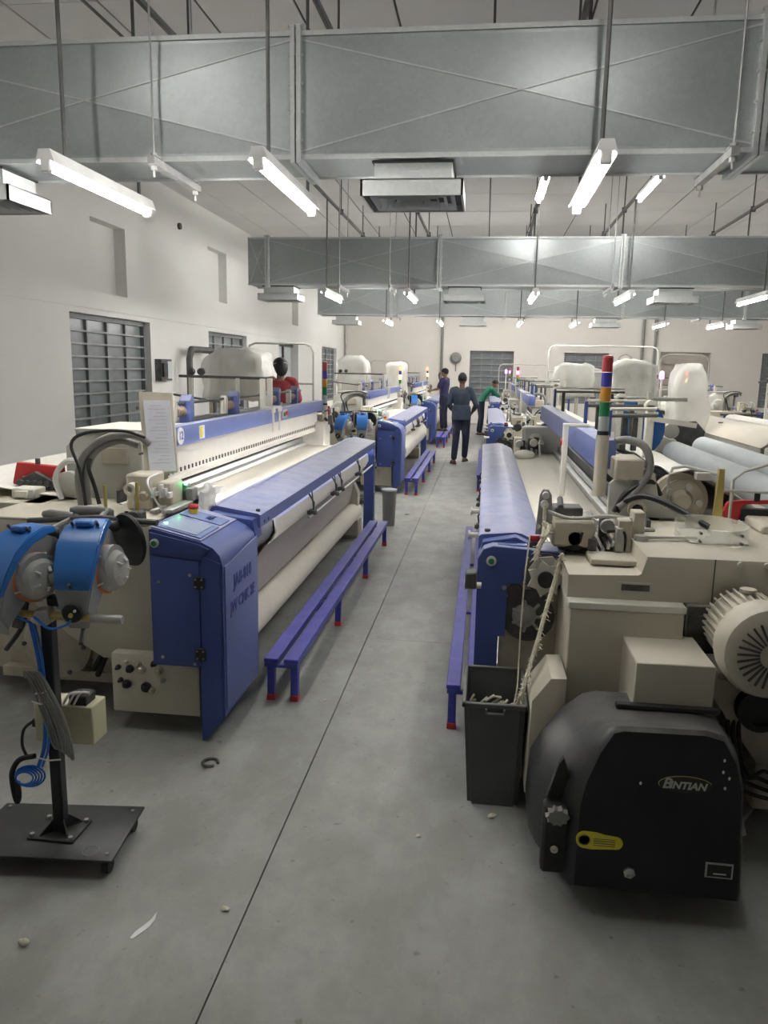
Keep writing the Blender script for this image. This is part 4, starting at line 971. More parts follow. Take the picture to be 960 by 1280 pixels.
m.build('rim','bin',t)
m=MB(); m.box(.055,.135,2.965,2.98,.425,.433,.002); m.box(.055,.062,2.965,2.98,.425,.45,.002); m.box(.128,.135,2.965,2.98,.425,.45,.002); m.build('handle','bin',t)
g=MB(); 
random.seed(4)
for k in range(40):
    x=.09+random.gauss(0,.06); y=3.2+random.gauss(0,.08); g.tube([(max(-.01,min(.19,x)),max(3.04,min(3.35,y)),.30+random.random()*.05),(max(-.01,min(.19,x+.04)),max(3.04,min(3.35,y+.03)),.32+random.random()*.04)],.006,5)
single(g,'waste_yarn','lintpile','heap of waste yarn ends inside the tall grey bin','yarn',(.09,3.2,.30),kind='stuff')
t=thing('small_bin','small light grey round bin at the far end of the nearest left loom','bin',(-1.05,8.8,0))
m=MB(); m.lathe([(.065,0),(.07,.004),(.085,.42),(.08,.42),(.066,.012)],(-1.05,8.8,0),n=24); m.build('bin_body','cable_grey',t)
MB().lathe([(.084,.41),(.092,.412),(.092,.43),(.084,.43)],(-1.05,8.8,0),n=24).build('rim','tube_grey',t)
# selvedge waste strands falling from the wheel into the bin
def hairy(pts,r,n,seed,fr=.018):
    rnd=random.Random(seed); m=MB(); p=catmull(pts,8); m.tube(p,r,6)
    for k in range(n):
        q=p[rnd.randrange(len(p)-1)]; q=q.lerp(p[min(len(p)-1,p.index(q)+1)],rnd.random()); d=V(rnd.gauss(0,1),rnd.gauss(0,1),rnd.gauss(0,.8)-.3).normalized()*fr*rnd.uniform(.5,1.3)
        m.tube([q,q+d*.6,q+d+V(0,0,-.004)],.0022,4)
    return m
single(hairy([(.22,3.34,1.10),(.21,3.30,1.0),(.205,3.28,.95),(.200,3.28,.80),(.195,3.25,.6),(.19,3.18,.46),(.17,3.15,.36)],.0035,10,1,.006),'selvedge_strand','yarn','thin straight waste yarn dropping from the star wheel into the grey bin','yarn',(.17,3.15,.36))
single(hairy([(.36,3.32,1.03),(.34,3.32,.93),(.30,3.25,.80),(.265,3.18,.68),(.225,3.10,.56),(.20,3.06,.48),(.17,3.10,.36)],.009,200,2,.024),'fringed_selvedge','yarn','fringed waste selvedge hanging from the star wheel to the rim of the grey bin','yarn',(.17,3.10,.36))
m=hairy([(.31,3.42,1.13),(.29,3.36,1.10),(.26,3.31,1.06),(.245,3.29,1.0)],.011,70,3,.022)
single(m,'selvedge_tuft','yarn','fuzzy tuft of waste yarn over the top of the right blue end cover','yarn',(.26,3.31,1.06))
m=MB(); m.tube([(.28,3.44,1.14),(.33,3.42,1.115),(.36,3.46,1.13),(.30,3.5,1.12),(.26,3.46,1.115)],.012,7,5); single(m,'yarn_twist','yarn','white twisted yarn lying by the crank plate on the right loom','yarn',(.3,3.46,1.11))
# ================================================================= WEFT FEEDER STANDS
def feeder(t0,cx,y0,z0,label,ang=0):
    """accumulator: blue lid over a grey body, drum cage with orange ring, dark rear disc"""
    t=thing('weft_feeder',label,'yarn feeder',(cx,y0,z0-.12))
    R=Matrix.Rotation(ang,3,'Z'); c=V(cx,y0,z0)
    T=lambda p:c+R@Vector(p)
    N=lambda:MB(T)
    def loft(sec,name,mt,bev=.004):   # sec: list of (y,z,halfwidth,thick)
        m=N(); prev=None
        for (y,z,w,h) in sec:
            r=[m.bm.verts.new(q) for q in ((-w*1.2,y,z),(w*1.2,y,z),(w*1.24,y+h*.5,z-h*.85),(-w*1.24,y+h*.5,z-h*.85))]
            if prev:
                for i in range(4): m.bm.faces.new((prev[i],prev[(i+1)%4],r[(i+1)%4],r[i]))
            else: m.bm.faces.new(r)
            prev=r
        m.bm.faces.new(prev[::-1])
        bmesh.ops.bevel(m.bm,geom=m.bm.edges[:],offset=bev,segments=2,affect='EDGES',clamp_overlap=True)
        return m.build(name,mt,t,50)
    lid=loft([(.24,.120,.046,.03),(.19,.125,.052,.035),(.12,.105,.060,.035),(.06,.06,.062,.035),(.018,-.01,.058,.03),(-.004,-.075,.050,.025)],'blue_lid','feeder_blue')
    loft([(.26,.07,.044,.08),(.20,.095,.052,.12),(.12,.075,.060,.14),(.05,.015,.061,.13),(.005,-.08,.054,.10),(.0,-.16,.040,.06),(.02,-.20,.030,.05)],'grey_body','feeder_grey')
    N().box(-.03,.03,.12,.17,.11,.132,.006).build('lid_bump','feeder_blue',lid)
    m=N()
    for q in ((-.045,.14,.118),(.045,.14,.118),(.0,-.014,-.072)): m.cyl(V(*q)+V(0,.004,-.004),V(*q)+V(0,-.012,.012),.006,8)
    m.build('lid_screw','iron',lid)
    n=N().lathe([(.032,0),(.036,.008),(.034,.016),(.012,.02)],(.0,.0,-.165),(0,-1,-.1),22).build('nose_disc','black',t)
    N().cyl((.0,-.02,-.17),(.0,-.028,-.172),.008,10).build('nose_pin','brass',n); N().cyl((.014,-.02,-.155),(.014,-.026,-.155),.005,8).build('nose_pin','light_cream',n)
    d=N().lathe([(.078,0),(.082,.01),(.078,.035),(.058,.065),(.02,.075)],(.068,.13,-.045),(1,-.15,.05),28).build('drum_cage','film',t)
    N().lathe([(.075,0),(.075,.05)],(.062,.13,-.03),(1,-.15,.05),24).build('drum','feeder_grey',t)
    m=N(); ax=V(1,-.15,.05).normalized(); u=ax.orthogonal().normalized(); w=ax.cross(u); o=V(.080,.128,-.043)
    pts=[o+u*(.084*math.cos(a))+w*(.084*math.sin(a)) for a in [i*2*PI/28 for i in range(29)]]; m.tube(pts,.006,6); m.build('orange_ring','orange',d)
    m=N()
    for k in range(5):
        a=k*2*PI/5+.3; p=o+u*(.09*math.cos(a))+w*(.09*math.sin(a)); q=o+ax*.07+u*(.03*math.cos(a))+w*(.03*math.sin(a)); m.bar(p,q,.010,.006)
    m.build('cage_spoke','film_white',d)
    N().box(.045,.062,.115,.15,.06,.09,.004).build('orange_lens','orange',t)
    N().lathe([(.10,0),(.105,.01),(.10,.016),(.088,.012)],(.10,.28,.03),(.6,.8,.1),30).build('rear_disc','black_dusty',t)
    m=N(); m.cyl((.02,.24,.09),(.06,.29,.08),.022,14); m.build('rear_knob','iron',t)
    m=N(); m.lathe([(.018,0),(.022,.02),(.022,.10),(.012,.13)],(-.02,.40,.115),(-1,-.25,.06),14); m.cyl((-.02,.25,.08),(-.02,.42,.12),.010,8); m.build('tensioner','cable_grey',t)
    N().tube([(-.0,.22,-.02),(-.03,.18,-.14),(-.02,.14,-.24),(-.0,.05,-.30)],.009,8,5).build('lead','black',t)
    N().bar((0,.18,.0),(0,.10,-.235),.03,.02).build('bracket','iron',t)
    N().cyl((-.045,.04,-.05),(-.085,.04,-.06),.024,14).build('side_knob','cable_grey',t)
    return t
def stand(x,y,label,g='weft feeder stands'):
    dx=x+1.50; dy=y-2.46
    T=lambda p:V(p[0]+dx,p[1]+dy,p[2]); N=lambda:MB(T)
    t=thing('feeder_stand',label,'stand',(x,y,0),g)
    p=N().prism([(-1.815,2.60),(-1.27,2.66),(-1.235,2.315),(-1.80,2.27)],2,.068,.078,.002).build('base_plate','black',t)
    N().tube([(-1.335+.029*math.cos(a),2.36+.029*math.sin(a),.0785) for a in [i*2*PI/24 for i in range(25)]],.0012,5).build('ring_mark','cable_grey',p)
    m=N()
    for q in ((-1.785,2.575),(-1.30,2.62),(-1.27,2.35),(-1.77,2.30)): m.cyl((q[0],q[1],.078),(q[0],q[1],.083),.007,8)
    m.build('bolt','steel',p)
    for q in ((-1.76,2.57),(-1.30,2.61),(-1.275,2.36),(-1.76,2.32)):
        c=N().box(q[0]-.02,q[0]+.02,q[1]-.02,q[1]+.02,.045,.068,.004).build('caster','iron',t)
        N().cyl((q[0]-.012,q[1],.026),(q[0]+.012,q[1],.026),.026,16).build('wheel','rubber',c)
    f=N().box(-1.60,-1.42,2.385,2.53,.078,.086,.002).build('foot_plate','black',t)
    m=N()
    for a in (0,PI/2,PI,3*PI/2):
        d=V(math.cos(a+.78),math.sin(a+.78),0); c=V(-1.505,2.46,0)
        m.bar(c+d*.03+V(0,0,.088),c+d*.075+V(0,0,.088),.006,.006)
        v=[m.bm.verts.new(q) for q in (c+d*.028+V(0,0,.086),c+d*.08+V(0,0,.086),c+d*.028+V(0,0,.135))]; w2=[m.bm.verts.new(q.co+V(-d.y,d.x,0)*.005) for q in v]
        m.bm.faces.new(v); m.bm.faces.new(w2[::-1])
        for i in range(3): m.bm.faces.new((v[(i+1)%3],v[i],w2[i],w2[(i+1)%3]))
    m.build('gusset','black',f)
    m=N()
    for a in ((-1.585,2.40),(-1.435,2.40),(-1.585,2.515),(-1.435,2.515)): m.cyl((a[0],a[1],.086),(a[0],a[1],.097),.009,6)
    m.build('foot_bolt','steel_dull',f)
    N().box(-1.526,-1.484,2.439,2.481,.086,.915,.004).build('pole','black',t)
    b=N().cyl((-1.72,2.44,.925),(-1.33,2.44,.925),.014,12).build('cross_bar','brass',t)
    N().lathe([(.016,0),(.017,.01),(.015,.05),(.017,.10),(.014,.115)],(-1.33,2.44,.925),(1,0,0),14).build('grip','steel_dull',b)
    N().box(-1.53,-1.48,2.41,2.47,.895,.95,.006).build('clamp_block','cream_grey',b)
    N().box(-1.51,-1.455,2.46,2.51,.95,.985,.006).build('sensor_block','black',b)
    N().cyl((-1.49,2.5,.93),(-1.49,2.56,1.22),.008,8).build('riser','steel_dull',b)
    N().tube([(-1.72,2.72,1.20),(-1.45,2.74,1.22),(-1.20,2.72,1.215)],.012,8).build('rear_bar','iron',b)
    bx=N().box(-1.607,-1.377,2.495,2.60,.412,.562,.004).build('power_box','box_cream',t)
    m=N(); m.box(-1.47,-1.40,2.50,2.57,.562,.600,.004); m.build('socket_block','black',bx)
    m=N()
    for k in range(3): m.tube([(-1.485+.02*k,2.49,.57),(-1.465+.022*k,2.50,.605+.004*k),(-1.44+.018*k,2.53,.602)],.0045,6,4)
    m.build('white_lead','cable_white',bx)
    N().tube([(-1.613,2.53,.47),(-1.63,2.52,.475),(-1.655,2.50,.45),(-1.652,2.48,.40),(-1.63,2.47,.36)],.006,6,5).build('plug_lead','rubber',bx); N().box(-1.632,-1.607,2.515,2.545,.455,.485,.003).build('plug','rubber',bx)
    c=N()
    for k,(dxx,dz) in enumerate(((0,0),(.012,.004),(-.006,.0))):
        c.tube([(-1.545+dxx,2.42,.90),(-1.522+dxx,2.415,.78),(-1.512+dxx*.6,2.415,.62),(-1.518+dxx,2.415,.45),(-1.545+dxx,2.41,.36)],.0045,6,6)
    c.build('blue_cable','cable_blue',t)
    c=N(); rnd=random.Random(2)
    for k in range(5):
        r=.022+.008*k*.5; c.tube([(-1.60+r*1.5*math.cos(a)+.01*k*.3-.4*r*math.sin(a),2.40+.004*k,.315+r*math.sin(a)+.5*r*math.cos(a)) for a in [i*2*PI/18 for i in range(19)]],.0035,6)
    c.build('blue_coil','cable_blue',t)
    c=N()
    for k in range(5):
        o=.013*k; c.tube([(-1.575+o,2.405-.003*k,.70),(-1.57+o,2.40,.725),(-1.55+o,2.395,.71),(-1.50+o,2.39,.62),(-1.465+o,2.39,.52),(-1.452+o,2.39,.46-.012*k),(-1.475+o,2.395,.455),(-1.51+o,2.40,.56),(-1.545+o,2.405,.66),(-1.56+o,2.405,.70)],.0048,6,5)
    c.build('black_coil','cable_grey',t)
    N().tube([(-1.56,2.41,.40),(-1.62,2.41,.38),(-1.66,2.42,.32),(-1.665,2.43,.24),(-1.655,2.43,.20),(-1.64,2.42,.23),(-1.635,2.41,.29)],.010,8,5).build('black_hose','rubber',t)
    N().tube([(-1.545,2.40,.40),(-1.50,2.395,.395),(-1.455,2.40,.40)],.003,5).build('cable_tie','cable_white',t)
    N().tube([(-1.55,2.40,.615),(-1.51,2.39,.612),(-1.47,2.395,.632)],.003,5).build('cable_tie','cable_white',t)
    N().tube([(-1.535,2.40,.645),(-1.50,2.39,.655),(-1.475,2.395,.675)],.003,5).build('cable_tie','cable_white',t)
    N().tube([(-1.545,2.42,.90),(-1.60,2.40,.93),(-1.70,2.40,.935)],.0045,6,4).build('blue_cable','cable_blue',t)
    N().tube([(-1.52,2.40,.93),(-1.46,2.39,.895),(-1.40,2.40,.91),(-1.385,2.41,.935)],.0045,6,4).build('blue_cable','cable_blue',t)
    return t
s1=stand(-1.50,2.46,'black wheeled stand with cream power box holding the two near feeders')
f1=feeder(s1,-1.385,2.42,1.115,'blue and grey weft feeder, right of two, on the near black stand',.12)
f2=feeder(s1,-1.655,2.36,1.10,'blue and grey weft feeder at the left edge of the photo on the black stand',-.32)
s2=dup(s1,(-1.75,10.3,0),'feeder stand between the first and second left looms')
dup(f1,(-1.60,10.2,.96),'blue weft feeder, right one between the first and second left looms'); dup(f2,(-1.92,10.2,.95),'blue weft feeder, left one between the first and second left looms')
s3=dup(s1,(-1.75,18.1,0),'feeder stand between the second and third left looms')
dup(f1,(-1.60,18.0,.96),'blue weft feeder, right one before the third left loom'); dup(f2,(-1.92,18.0,.95),'blue weft feeder, left one before the third left loom')
t=thing('blue_post','short bright blue post at the left edge beside the near loom','post',(-2.385,3.30,0)); MB().box(-2.41,-2.36,3.28,3.32,0,.46,.003).build('post','cable_blue',t); MB().box(-2.42,-2.35,3.27,3.33,.0,.01,.002).build('foot','cable_blue',t)
# ================================================================= COVERED CREELS
def creel(x,y,w,d,z0,z1,label,seed,tall=False):
    t=thing('yarn_creel',label,'creel',(x,y,0),'film covered yarn creels')
    for sx in (-1,1):
        for sy in (-1,1): MB().box(x+sx*w*.4-.02,x+sx*w*.4+.02,y+sy*d*.4-.02,y+sy*d*.4+.02,0,z0+.05,.003).build('leg','cream',t)
    MB().box(x-w*.42,x+w*.42,y-d*.42,y+d*.42,z0,z0+.03,.004).build('shelf','cream',t)
    for sx in (-.22,.22):
        for sz in (.25,.65):
            MB().lathe([(.09,0),(.05,.2)],(x+sx*w,y-.1,z0+(z1-z0)*sz),(0,1,0),16).build('yarn_cone','light_cream',t)
    m=MB(); m.box(x-w/2,x+w/2,y-d/2,y+d/2,z0-.04,z1)
    bmesh.ops.subdivide_edges(m.bm,edges=m.bm.edges[:],cuts=7,use_grid_fill=True)
    c=V(x,y,(z0+z1)/2); off=V(seed,seed*1.7,0)
    for v in m.bm.verts:
        q=v.co-c; top=(v.co.z-z0)/(z1-z0)
        k=1-.22*max(0,top-.55)**1.2*(abs(q.x)/(w/2))
        v.co.x=c.x+q.x*k; v.co.z-= .22*(z1-z0)*max(0,abs(q.x)/(w/2)-.45)*max(0,top)
        n=noise.noise_vector(v.co*4+off)+.5*noise.noise_vector(v.co*11+off); v.co+=n*.055
    m.build('plastic_sheet','film',t,180)
    return t
creel(-3.30,10.3,.85,.5,1.40,2.02,'film covered creel behind the nearest left loom, beside the woman',1)
creel(-2.85,17.0,.64,.6,1.1,2.06,'film covered creel behind the second left loom',2)
creel(-1.95,17.3,.45,.5,1.2,1.95,'film covered creel before the third left loom',9)
creel(1.80,16.6,.78,.6,1.34,1.96,'square film covered creel in front of the second back window',3)
creel(1.86,10.4,.53,.5,1.35,1.95,'film covered creel just right of the signal tower',4)
creel(2.86,11.6,.44,.6,.95,1.93,'tall film covered creel in the right part of the hall, in front of the shutter',5)
creel(2.7,21.2,.7,.6,1.3,1.9,'film covered creel far at the back, right of the middle window',6)
# pipe arches that carry the creel wires
def arch(x0,x1,y,z,label,zt=None,m_='cream_grey'):
    t=thing('creel_gantry',label,'frame',(x0,y,0)); r=.12
    MB().tube([(x0,y,0),(x0,y,z-r),(x0+r*.3,y,z-r*.3),(x0+r,y,z),(x1-r,y,z),(x1-r*.3,y,z-r*.3),(x1,y,z-r),(x1,y,0)],.015,8).build('pipe',m_,t)
    MB().tube([(x0,y,z-.55),(x1,y,z-.55)],.014,8).build('cross_pipe',m_,t)
    return t
arch(-3.36,-2.40,10.85,2.12,'rounded light pipe frame left, over the doorway side of the film covered creel')
arch(1.33,3.6,17.3,2.35,'wide light pipe frame in front of the shutter at the back right')
arch(2.15,2.4,13.4,2.1,'narrow upright light pipe frame in front of the conduits on the right')
arch(2.75,3.5,13.0,2.1,'light pipe frame around the tall covered creel on the right')
arch(.41,1.9,24.4,2.0,'low light pipe frame far behind the right looms')
arch(-3.6,-2.4,24.6,2.05,'low light pipe frame far behind the left looms')
# ================================================================= LOOMS OF THE NEXT ROWS ON THE RIGHT
def roll(x,ya,yb,z,r,label,mt='tube_grey'):
    t=thing('fabric_roll',label,'roll',(x,ya,0)); MB().cyl((x,ya,z),(x,yb,z),r,28).build('wound_fabric',mt,t)
    MB().cyl((x,ya-.08,z),(x,yb+.08,z),.03,12).build('core','steel_dull',t)
    for y in (ya+.25,yb-.25):
        k=MB(); k.prism([(x-.22,0),(x-.15,z-r+.0),(x+.15,z-r),(x+.22,0),(x+.16,0),(x+.10,z-r-.06),(x-.10,z-r-.06),(x-.16,0)],1,y-.03,y+.03,.004); k.build('trestle','cream_dirty',t)
roll(2.16,5.0,9.1,.92,.13,'pale grey fabric roll on trestles, nearer of two at the right')
roll(2.68,5.6,9.9,.92,.13,'pale grey fabric roll on trestles, farther of two at the right')
M1=dup(L2,(5.95,8.9,0),'loom at the right edge, its cream back cover towards the camera'); M2=dup(L2,(5.95,16.7,0),'loom far right beyond the cream back cover')
t=thing('warp_cover','long folded cream lid over the back of the loom at the right edge','cover',(3.45,9.3,0))
N=lambda:MB()
MB().prism([(3.15,.98),(3.35,1.13),(3.75,1.13),(3.85,1.0),(3.82,.99),(3.73,1.10),(3.37,1.10),(3.18,.965)],1,9.3,13.9,.004).build('lid','cream',t)
MB().box(3.17,3.19,9.35,13.85,.35,.97).build('side_sheet','cream_grey',t)
for y in (9.4,11.5,13.8): MB().box(3.19,3.23,y,y+.05,0,.98,.004).build('leg','cream_dirty',t)
MB().box(3.30,3.36,11.5,11.53,1.125,1.14).build('lid_joint','seam',t)
SCL=lambda k:(lambda c:Vector((c[0]*k,c[1]*k,max(0,1.8-(1.8-c[2])*k))))
t=thing('blue_drum','blue round machine cover behind the nearest right loom','machine',(1.7,9.3,0))
MB(SCL(1.134)).lathe([(.30,0),(.30,.12),(.24,.16),(.1,.18)],(1.52,8.25,1.25),(0,-1,0),28).build('drum_cover','feeder_blue',t)
MB(SCL(1.134)).box(1.3,1.75,8.25,8.7,0,1.4,.02).build('drum_body','cream_grey',t)
MB(SCL(1.134)).box(1.18,1.24,8.0,8.06,0,1.55,.004).build('upright','blue_dark',t); MB(SCL(1.134)).tube([(1.2,8.03,1.55),(2.0,8.1,1.55)],.02,8).build('arm','light_cream',t)
t=thing('control_pedestal','dark round control panel on a cream pedestal before the tall covered creel','machine',(2.58,10.47,0))
MB(SCL(1.36)).lathe([(.15,0),(.15,.05),(.1,.06)],(1.95,7.7,1.22),(-.4,-1,.1),7).build('dark_panel','iron',t)
MB(SCL(1.36)).box(1.85,2.05,7.72,7.9,0,1.15,.01).build('pedestal','cream',t)
for k,(x,z) in enumerate(((1.72,1.28),(1.66,1.15))): MB(SCL(1.36)).lathe([(.07,0),(.07,.08),(.03,.09)],(x,7.5,z),(0,-1,0),18).build('gear_cap','light_cream',t)
MB(SCL(1.36)).tube([(1.72,7.5,1.3),(1.5,7.4,1.32),(1.35,7.3,1.25)],.012,6,4).build('hose','cable_white',t)
MB(SCL(1.36)).box(1.6,1.8,7.5,7.9,0,1.2,.02).build('gear_case','cream_grey',t)
for k,(x,y,l) in enumerate(((2.62,12.2,'slim signal lamp with violet glow left of the tall covered creel'),(.62,24.2,'slim signal lamp with violet glow at the back, right of the worker in green'))):
    t=thing('signal_lamp',l,'signal lamp',(x,y,0)); MB().cyl((x,y,0),(x,y,1.72),.018,10).build('pole','light_cream',t); MB().cyl((x,y,1.72),(x,y,1.78),.035,14).build('violet_lens','glow_violet',t); MB().lathe([(.035,0),(.03,.04),(.01,.06)],(x,y,1.78),n=14).build('pink_lens','glow_pink',t); MB().lathe([(.06,0),(.06,.01)],(x,y,0),n=16).build('foot','iron',t)
# cross rails of machinery beyond the right row
for k,(x,y,z,w_,l) in enumerate(((1.45,17.6,1.5,1.0,'cream drive tower of machinery far right of the second loom'),(3.2,19.5,1.4,1.0,'cream drive tower of machinery far at the right'),(4.6,14.6,1.1,.8,'machine head with wires at the far right'))):
    t=thing('machine_head',l,'machine',(x,y,0)); MB().box(x-w_*.3,x+w_*.3,y,y+.5,0,z-.25,.02).build('casing','cream_grey',t)
    MB().tube([(x-w_*.5,y,z),(x+w_*.5,y,z)],.02,8).build('rail','rod',t)
    for q in (-.4,.4): MB().box(x+w_*q-.02,x+w_*q+.02,y,y+.04,0,z,.004).build('post','blue_dark',t)
    m=MB(); rnd=random.Random(k)
    for i in range(6): m.lathe([(.05,0),(.06,.03),(.03,.06)],(x+rnd.uniform(-.3,.3)*w_,y-.05,z-.3+rnd.uniform(0,.2)),(0,-1,0),10)
    m.build('tensioners','steel_dull',t,kind='stuff')
# ================================================================= SMALL THINGS ON THE FLOOR
m=MB(); m.tube([(-1.18+.035*math.cos(a),3.16+.035*math.sin(a),.007) for a in [i*2*PI/24 for i in range(22)]],.007,8); single(m,'rubber_ring','iron','dark broken rubber ring on the floor by the blue cabinet','ring',(-1.18,3.16,0))
def lint(x,y,r,label,seed,flat=.45):
    m=MB(); m.ball((x,y,r*flat*.9),r,r*.8,r*flat,12)
    for v in m.bm.verts: v.co+=noise.noise_vector(v.co*60+V(seed,0,0))*r*.45
    zmin=min(v.co.z for v in m.bm.verts)
    for v in m.bm.verts: v.co.z-=zmin
    single(m,'lint_scrap','lintpile',label,'scrap',(x,y,0),ang=180)
lint(-1.362,1.98,.016,'fluffy ball of lint on the floor at the lower left',1,.7)
lint(-.793,2.229,.016,'small dirty scrap of lint near the floor joint',2,.3)
lint(-.186,2.745,.012,'tiny white scrap on the aisle floor left of the black housing',3,.25)
lint(.10,2.93,.018,'bit of white lint at the foot of the tall grey bin',4,.3)
lint(-.80,3.92,.012,'white scrap on the floor beside the near bench legs',5,.3)
lint(-.9,9.5,.03,'white scrap on the floor beyond the first left bench',6,.2)
m=MB(); pts=[(-1.05,2.06),(-1.045,2.09),(-1.03,2.12),(-1.018,2.15),(-1.015,2.185),(-1.006,2.15),(-1.01,2.115),(-1.025,2.085),(-1.04,2.055)]
m.prism(pts,2,.001,.003); single(m,'plastic_sliver','film_white','thin white curved sliver of plastic on the floor, lower left','scrap',(-1.03,2.11,0))
# ================================================================= PEOPLE
def remesh(mb,name,m,parent,vox,smooth=2,keep=None):
    o=mb.build(name,m,None,180); md=o.modifiers.new('r','REMESH'); md.mode='VOXEL'; md.voxel_size=vox
    sm=o.modifiers.new('s','SMOOTH'); sm.iterations=smooth; sm.factor=.5
    me=bpy.data.meshes.new_from_object(o.evaluated_get(bpy.context.evaluated_depsgraph_get()))
    bpy.data.objects.remove(o)
    me.transform(Matrix.Translation(-org(parent))); me.name=name
    for p in me.polygons: p.use_smooth=True
    if not me.materials: me.materials.append(M[m])
    ob=bpy.data.objects.new(name,me); C.objects.link(ob); ob.parent=parent; return ob
def esec(mb,secs,n=20):   # elliptical sections [(cx,cy,z,rx,ry)] joined upward
    prev=None
    for cx,cy,z,rx,ry in secs:
        r=[mb.bm.verts.new((cx+rx*math.cos(2*PI*i/n),cy+ry*math.sin(2*PI*i/n),z)) for i in range(n)]
        if prev: mb._bridge(prev,r)
        else: mb.bm.faces.new(r[::-1])
        prev=r
    mb.bm.faces.new(prev)
def limb(mb,pts,rs):
    for (a,b),(ra,rb) in zip(zip(pts,pts[1:]),zip(rs,rs[1:])): mb.tube([a,b],(lambda ra,rb:(lambda t:ra+(rb-ra)*t))(ra,rb),12)
    for p,r in zip(pts,rs): mb.ball(p,r,n=10)
def hand(mb,wr,d,palm,s=1,curl=.5):
    d=Vector(d).normalized(); nrm=Vector(palm); nrm=(nrm-d*nrm.dot(d)).normalized(); side=d.cross(nrm)
    wr=Vector(wr); R=Matrix((side,d,nrm)).transposed()
    mb.ball(wr+d*.05*s,.040*s,.052*s,.016*s,10,R)
    for k,(o,l) in enumerate(((-.030,.068),(-.010,.078),(.010,.074),(.029,.058))):
        a=wr+d*.088*s+side*o*s; b=a+(d*math.cos(curl*.5)+nrm*math.sin(curl*.5))*l*.5*s; c=b+(d*math.cos(curl*1.3)+nrm*math.sin(curl*1.3))*l*.5*s
        mb.tube([a-d*.02,a,b,c],lambda t:.0095*s*(1-.25*t),8); mb.ball(c,.0072*s,n=8)
    a=wr+d*.03*s-side*.035*s; b=a+(d*.7-side*.7+nrm*.3).normalized()*.035*s; c=b+(d*.95-side*.15+nrm*.35).normalized()*.03*s
    mb.tube([a,b,c],lambda t:.012*s*(1-.2*t),8); mb.ball(c,.0095*s,n=8)
def person(name,label,loc,yaw,H,pose,look,cat='person',zbase=0):
    """pose: joints in a frame that faces +Y, metres for a 1.70 m figure"""
    s=H/1.70; R=Matrix.Rotation(yaw,3,'Z'); L0=V(loc[0],loc[1],zbase)
    T=lambda p:L0+R@(Vector(p)*s)
    t=thing('person',label,cat,(loc[0],loc[1],zbase))
    J=dict(pel=(0,0,.93),wst=(0,.0,1.06),che=(0,-.01,1.28),nek=(0,-.015,1.43),hed=(0,.01,1.585),
      shL=(-.165,-.01,1.385),elL=(-.235,-.03,1.12),wrL=(-.245,.05,.89),shR=(.165,-.01,1.385),elR=(.235,-.03,1.12),wrR=(.245,.05,.89),
      hiL=(-.085,0,.90),knL=(-.10,.015,.50),anL=(-.105,-.01,.085),hiR=(.085,0,.90),knR=(.10,.015,.50),anR=(.105,-.01,.085))
    J.update(pose); P={k:Vector(v) for k,v in J.items()}
    N=lambda:MB(T)
    fem=look.get('female',0)
    hc=P['hed']; f=Vector(look.get('face',(0,1,0))).normalized(); up=Vector(look.get('up',(0,0,1))); rt=f.cross(up).normalized(); up=rt.cross(f); HR=Matrix((rt,f,up)).transposed()
    h=lambda a,b,c:hc+HR@Vector((a,b,c))
    lerp=lambda a,b,k:P[a].lerp(P[b],k)
    # body: one continuous surface
    m=N()
    def torso(m,g,secs):
        prev=None
        for a,b,k,rx,ry in secs:
            c=lerp(a,b,k); sp=(P['shR']-P['shL']); ax=Vector((sp.x,sp.y,0)).normalized() if k is not None else Vector((1,0,0)); ay=Vector((-ax.y,ax.x,0))
            r=[m.bm.verts.new(c+ax*((rx+g)*math.cos(2*PI*i/20))+ay*((ry+g)*math.sin(2*PI*i/20))) for i in range(20)]
            if prev: m._bridge(prev,r)
            else: m.bm.faces.new(r[::-1])
            prev=r
        m.bm.faces.new(prev)
    TS=[('pel','wst',-.7,.10,.09),('pel','wst',-.2,.145,.105),('pel','wst',.3,.14,.10),('wst','che',0,.125,.09),('wst','che',.5,.135,.10),('che','nek',0,.15,.108),('che','nek',.45,.158,.10),('che','nek',.75,.13,.08),('che','nek',.98,.062,.056)]
    torso(m,0,TS)
    for q in 'LR':
        limb(m,[lerp('sh'+q,'nek',.35),P['sh'+q],P['el'+q],P['wr'+q]],[.055,.054,.040,.026])
        limb(m,[P['hi'+q]+V(0,0,.02),P['kn'+q],P['an'+q]+V(0,0,.02)],[.088,.055,.036])
        a=P['an'+q]; fd=Vector(look.get('foot'+q,(0,1,0)))
        m.tube([a-fd*.045+V(0,0,-.045),a+fd*.06+V(0,0,-.04),a+fd*.15+V(0,0,-.06)],lambda u:.036-.014*u,10)
        hd=Vector(look.get('hd'+q,P['wr'+q]-P['el'+q])); hand(m,P['wr'+q],hd,look.get('palm'+q,(1 if q=='L' else -1,0,0)),1,look.get('curl',.6))
    m.tube([P['nek']-V(0,0,.03),h(0,-.01,-.06)],.052,14)
    m.ball(hc,.076,.095,.105,20,HR); m.ball(h(0,.035,-.062),.052,.052,.048,14,HR)
    m.tube([h(0,.088,.012),h(0,.108,-.022)],lambda u:.010+.006*u,8); m.ball(h(0,.098,-.026),.015,.013,.010,8)
    for sx in (-1,1): m.ball(h(sx*.076,-.005,-.01),.010,.018,.030,10,HR)
    m.ball(h(0,.083,-.058),.022,.010,.008,8,HR); m.ball(h(0,.085,-.072),.02,.01,.008,8,HR)
    remesh(m,'body',look['skin'],t,.009*s,1)
    fc=bpy.data.objects[t.name]
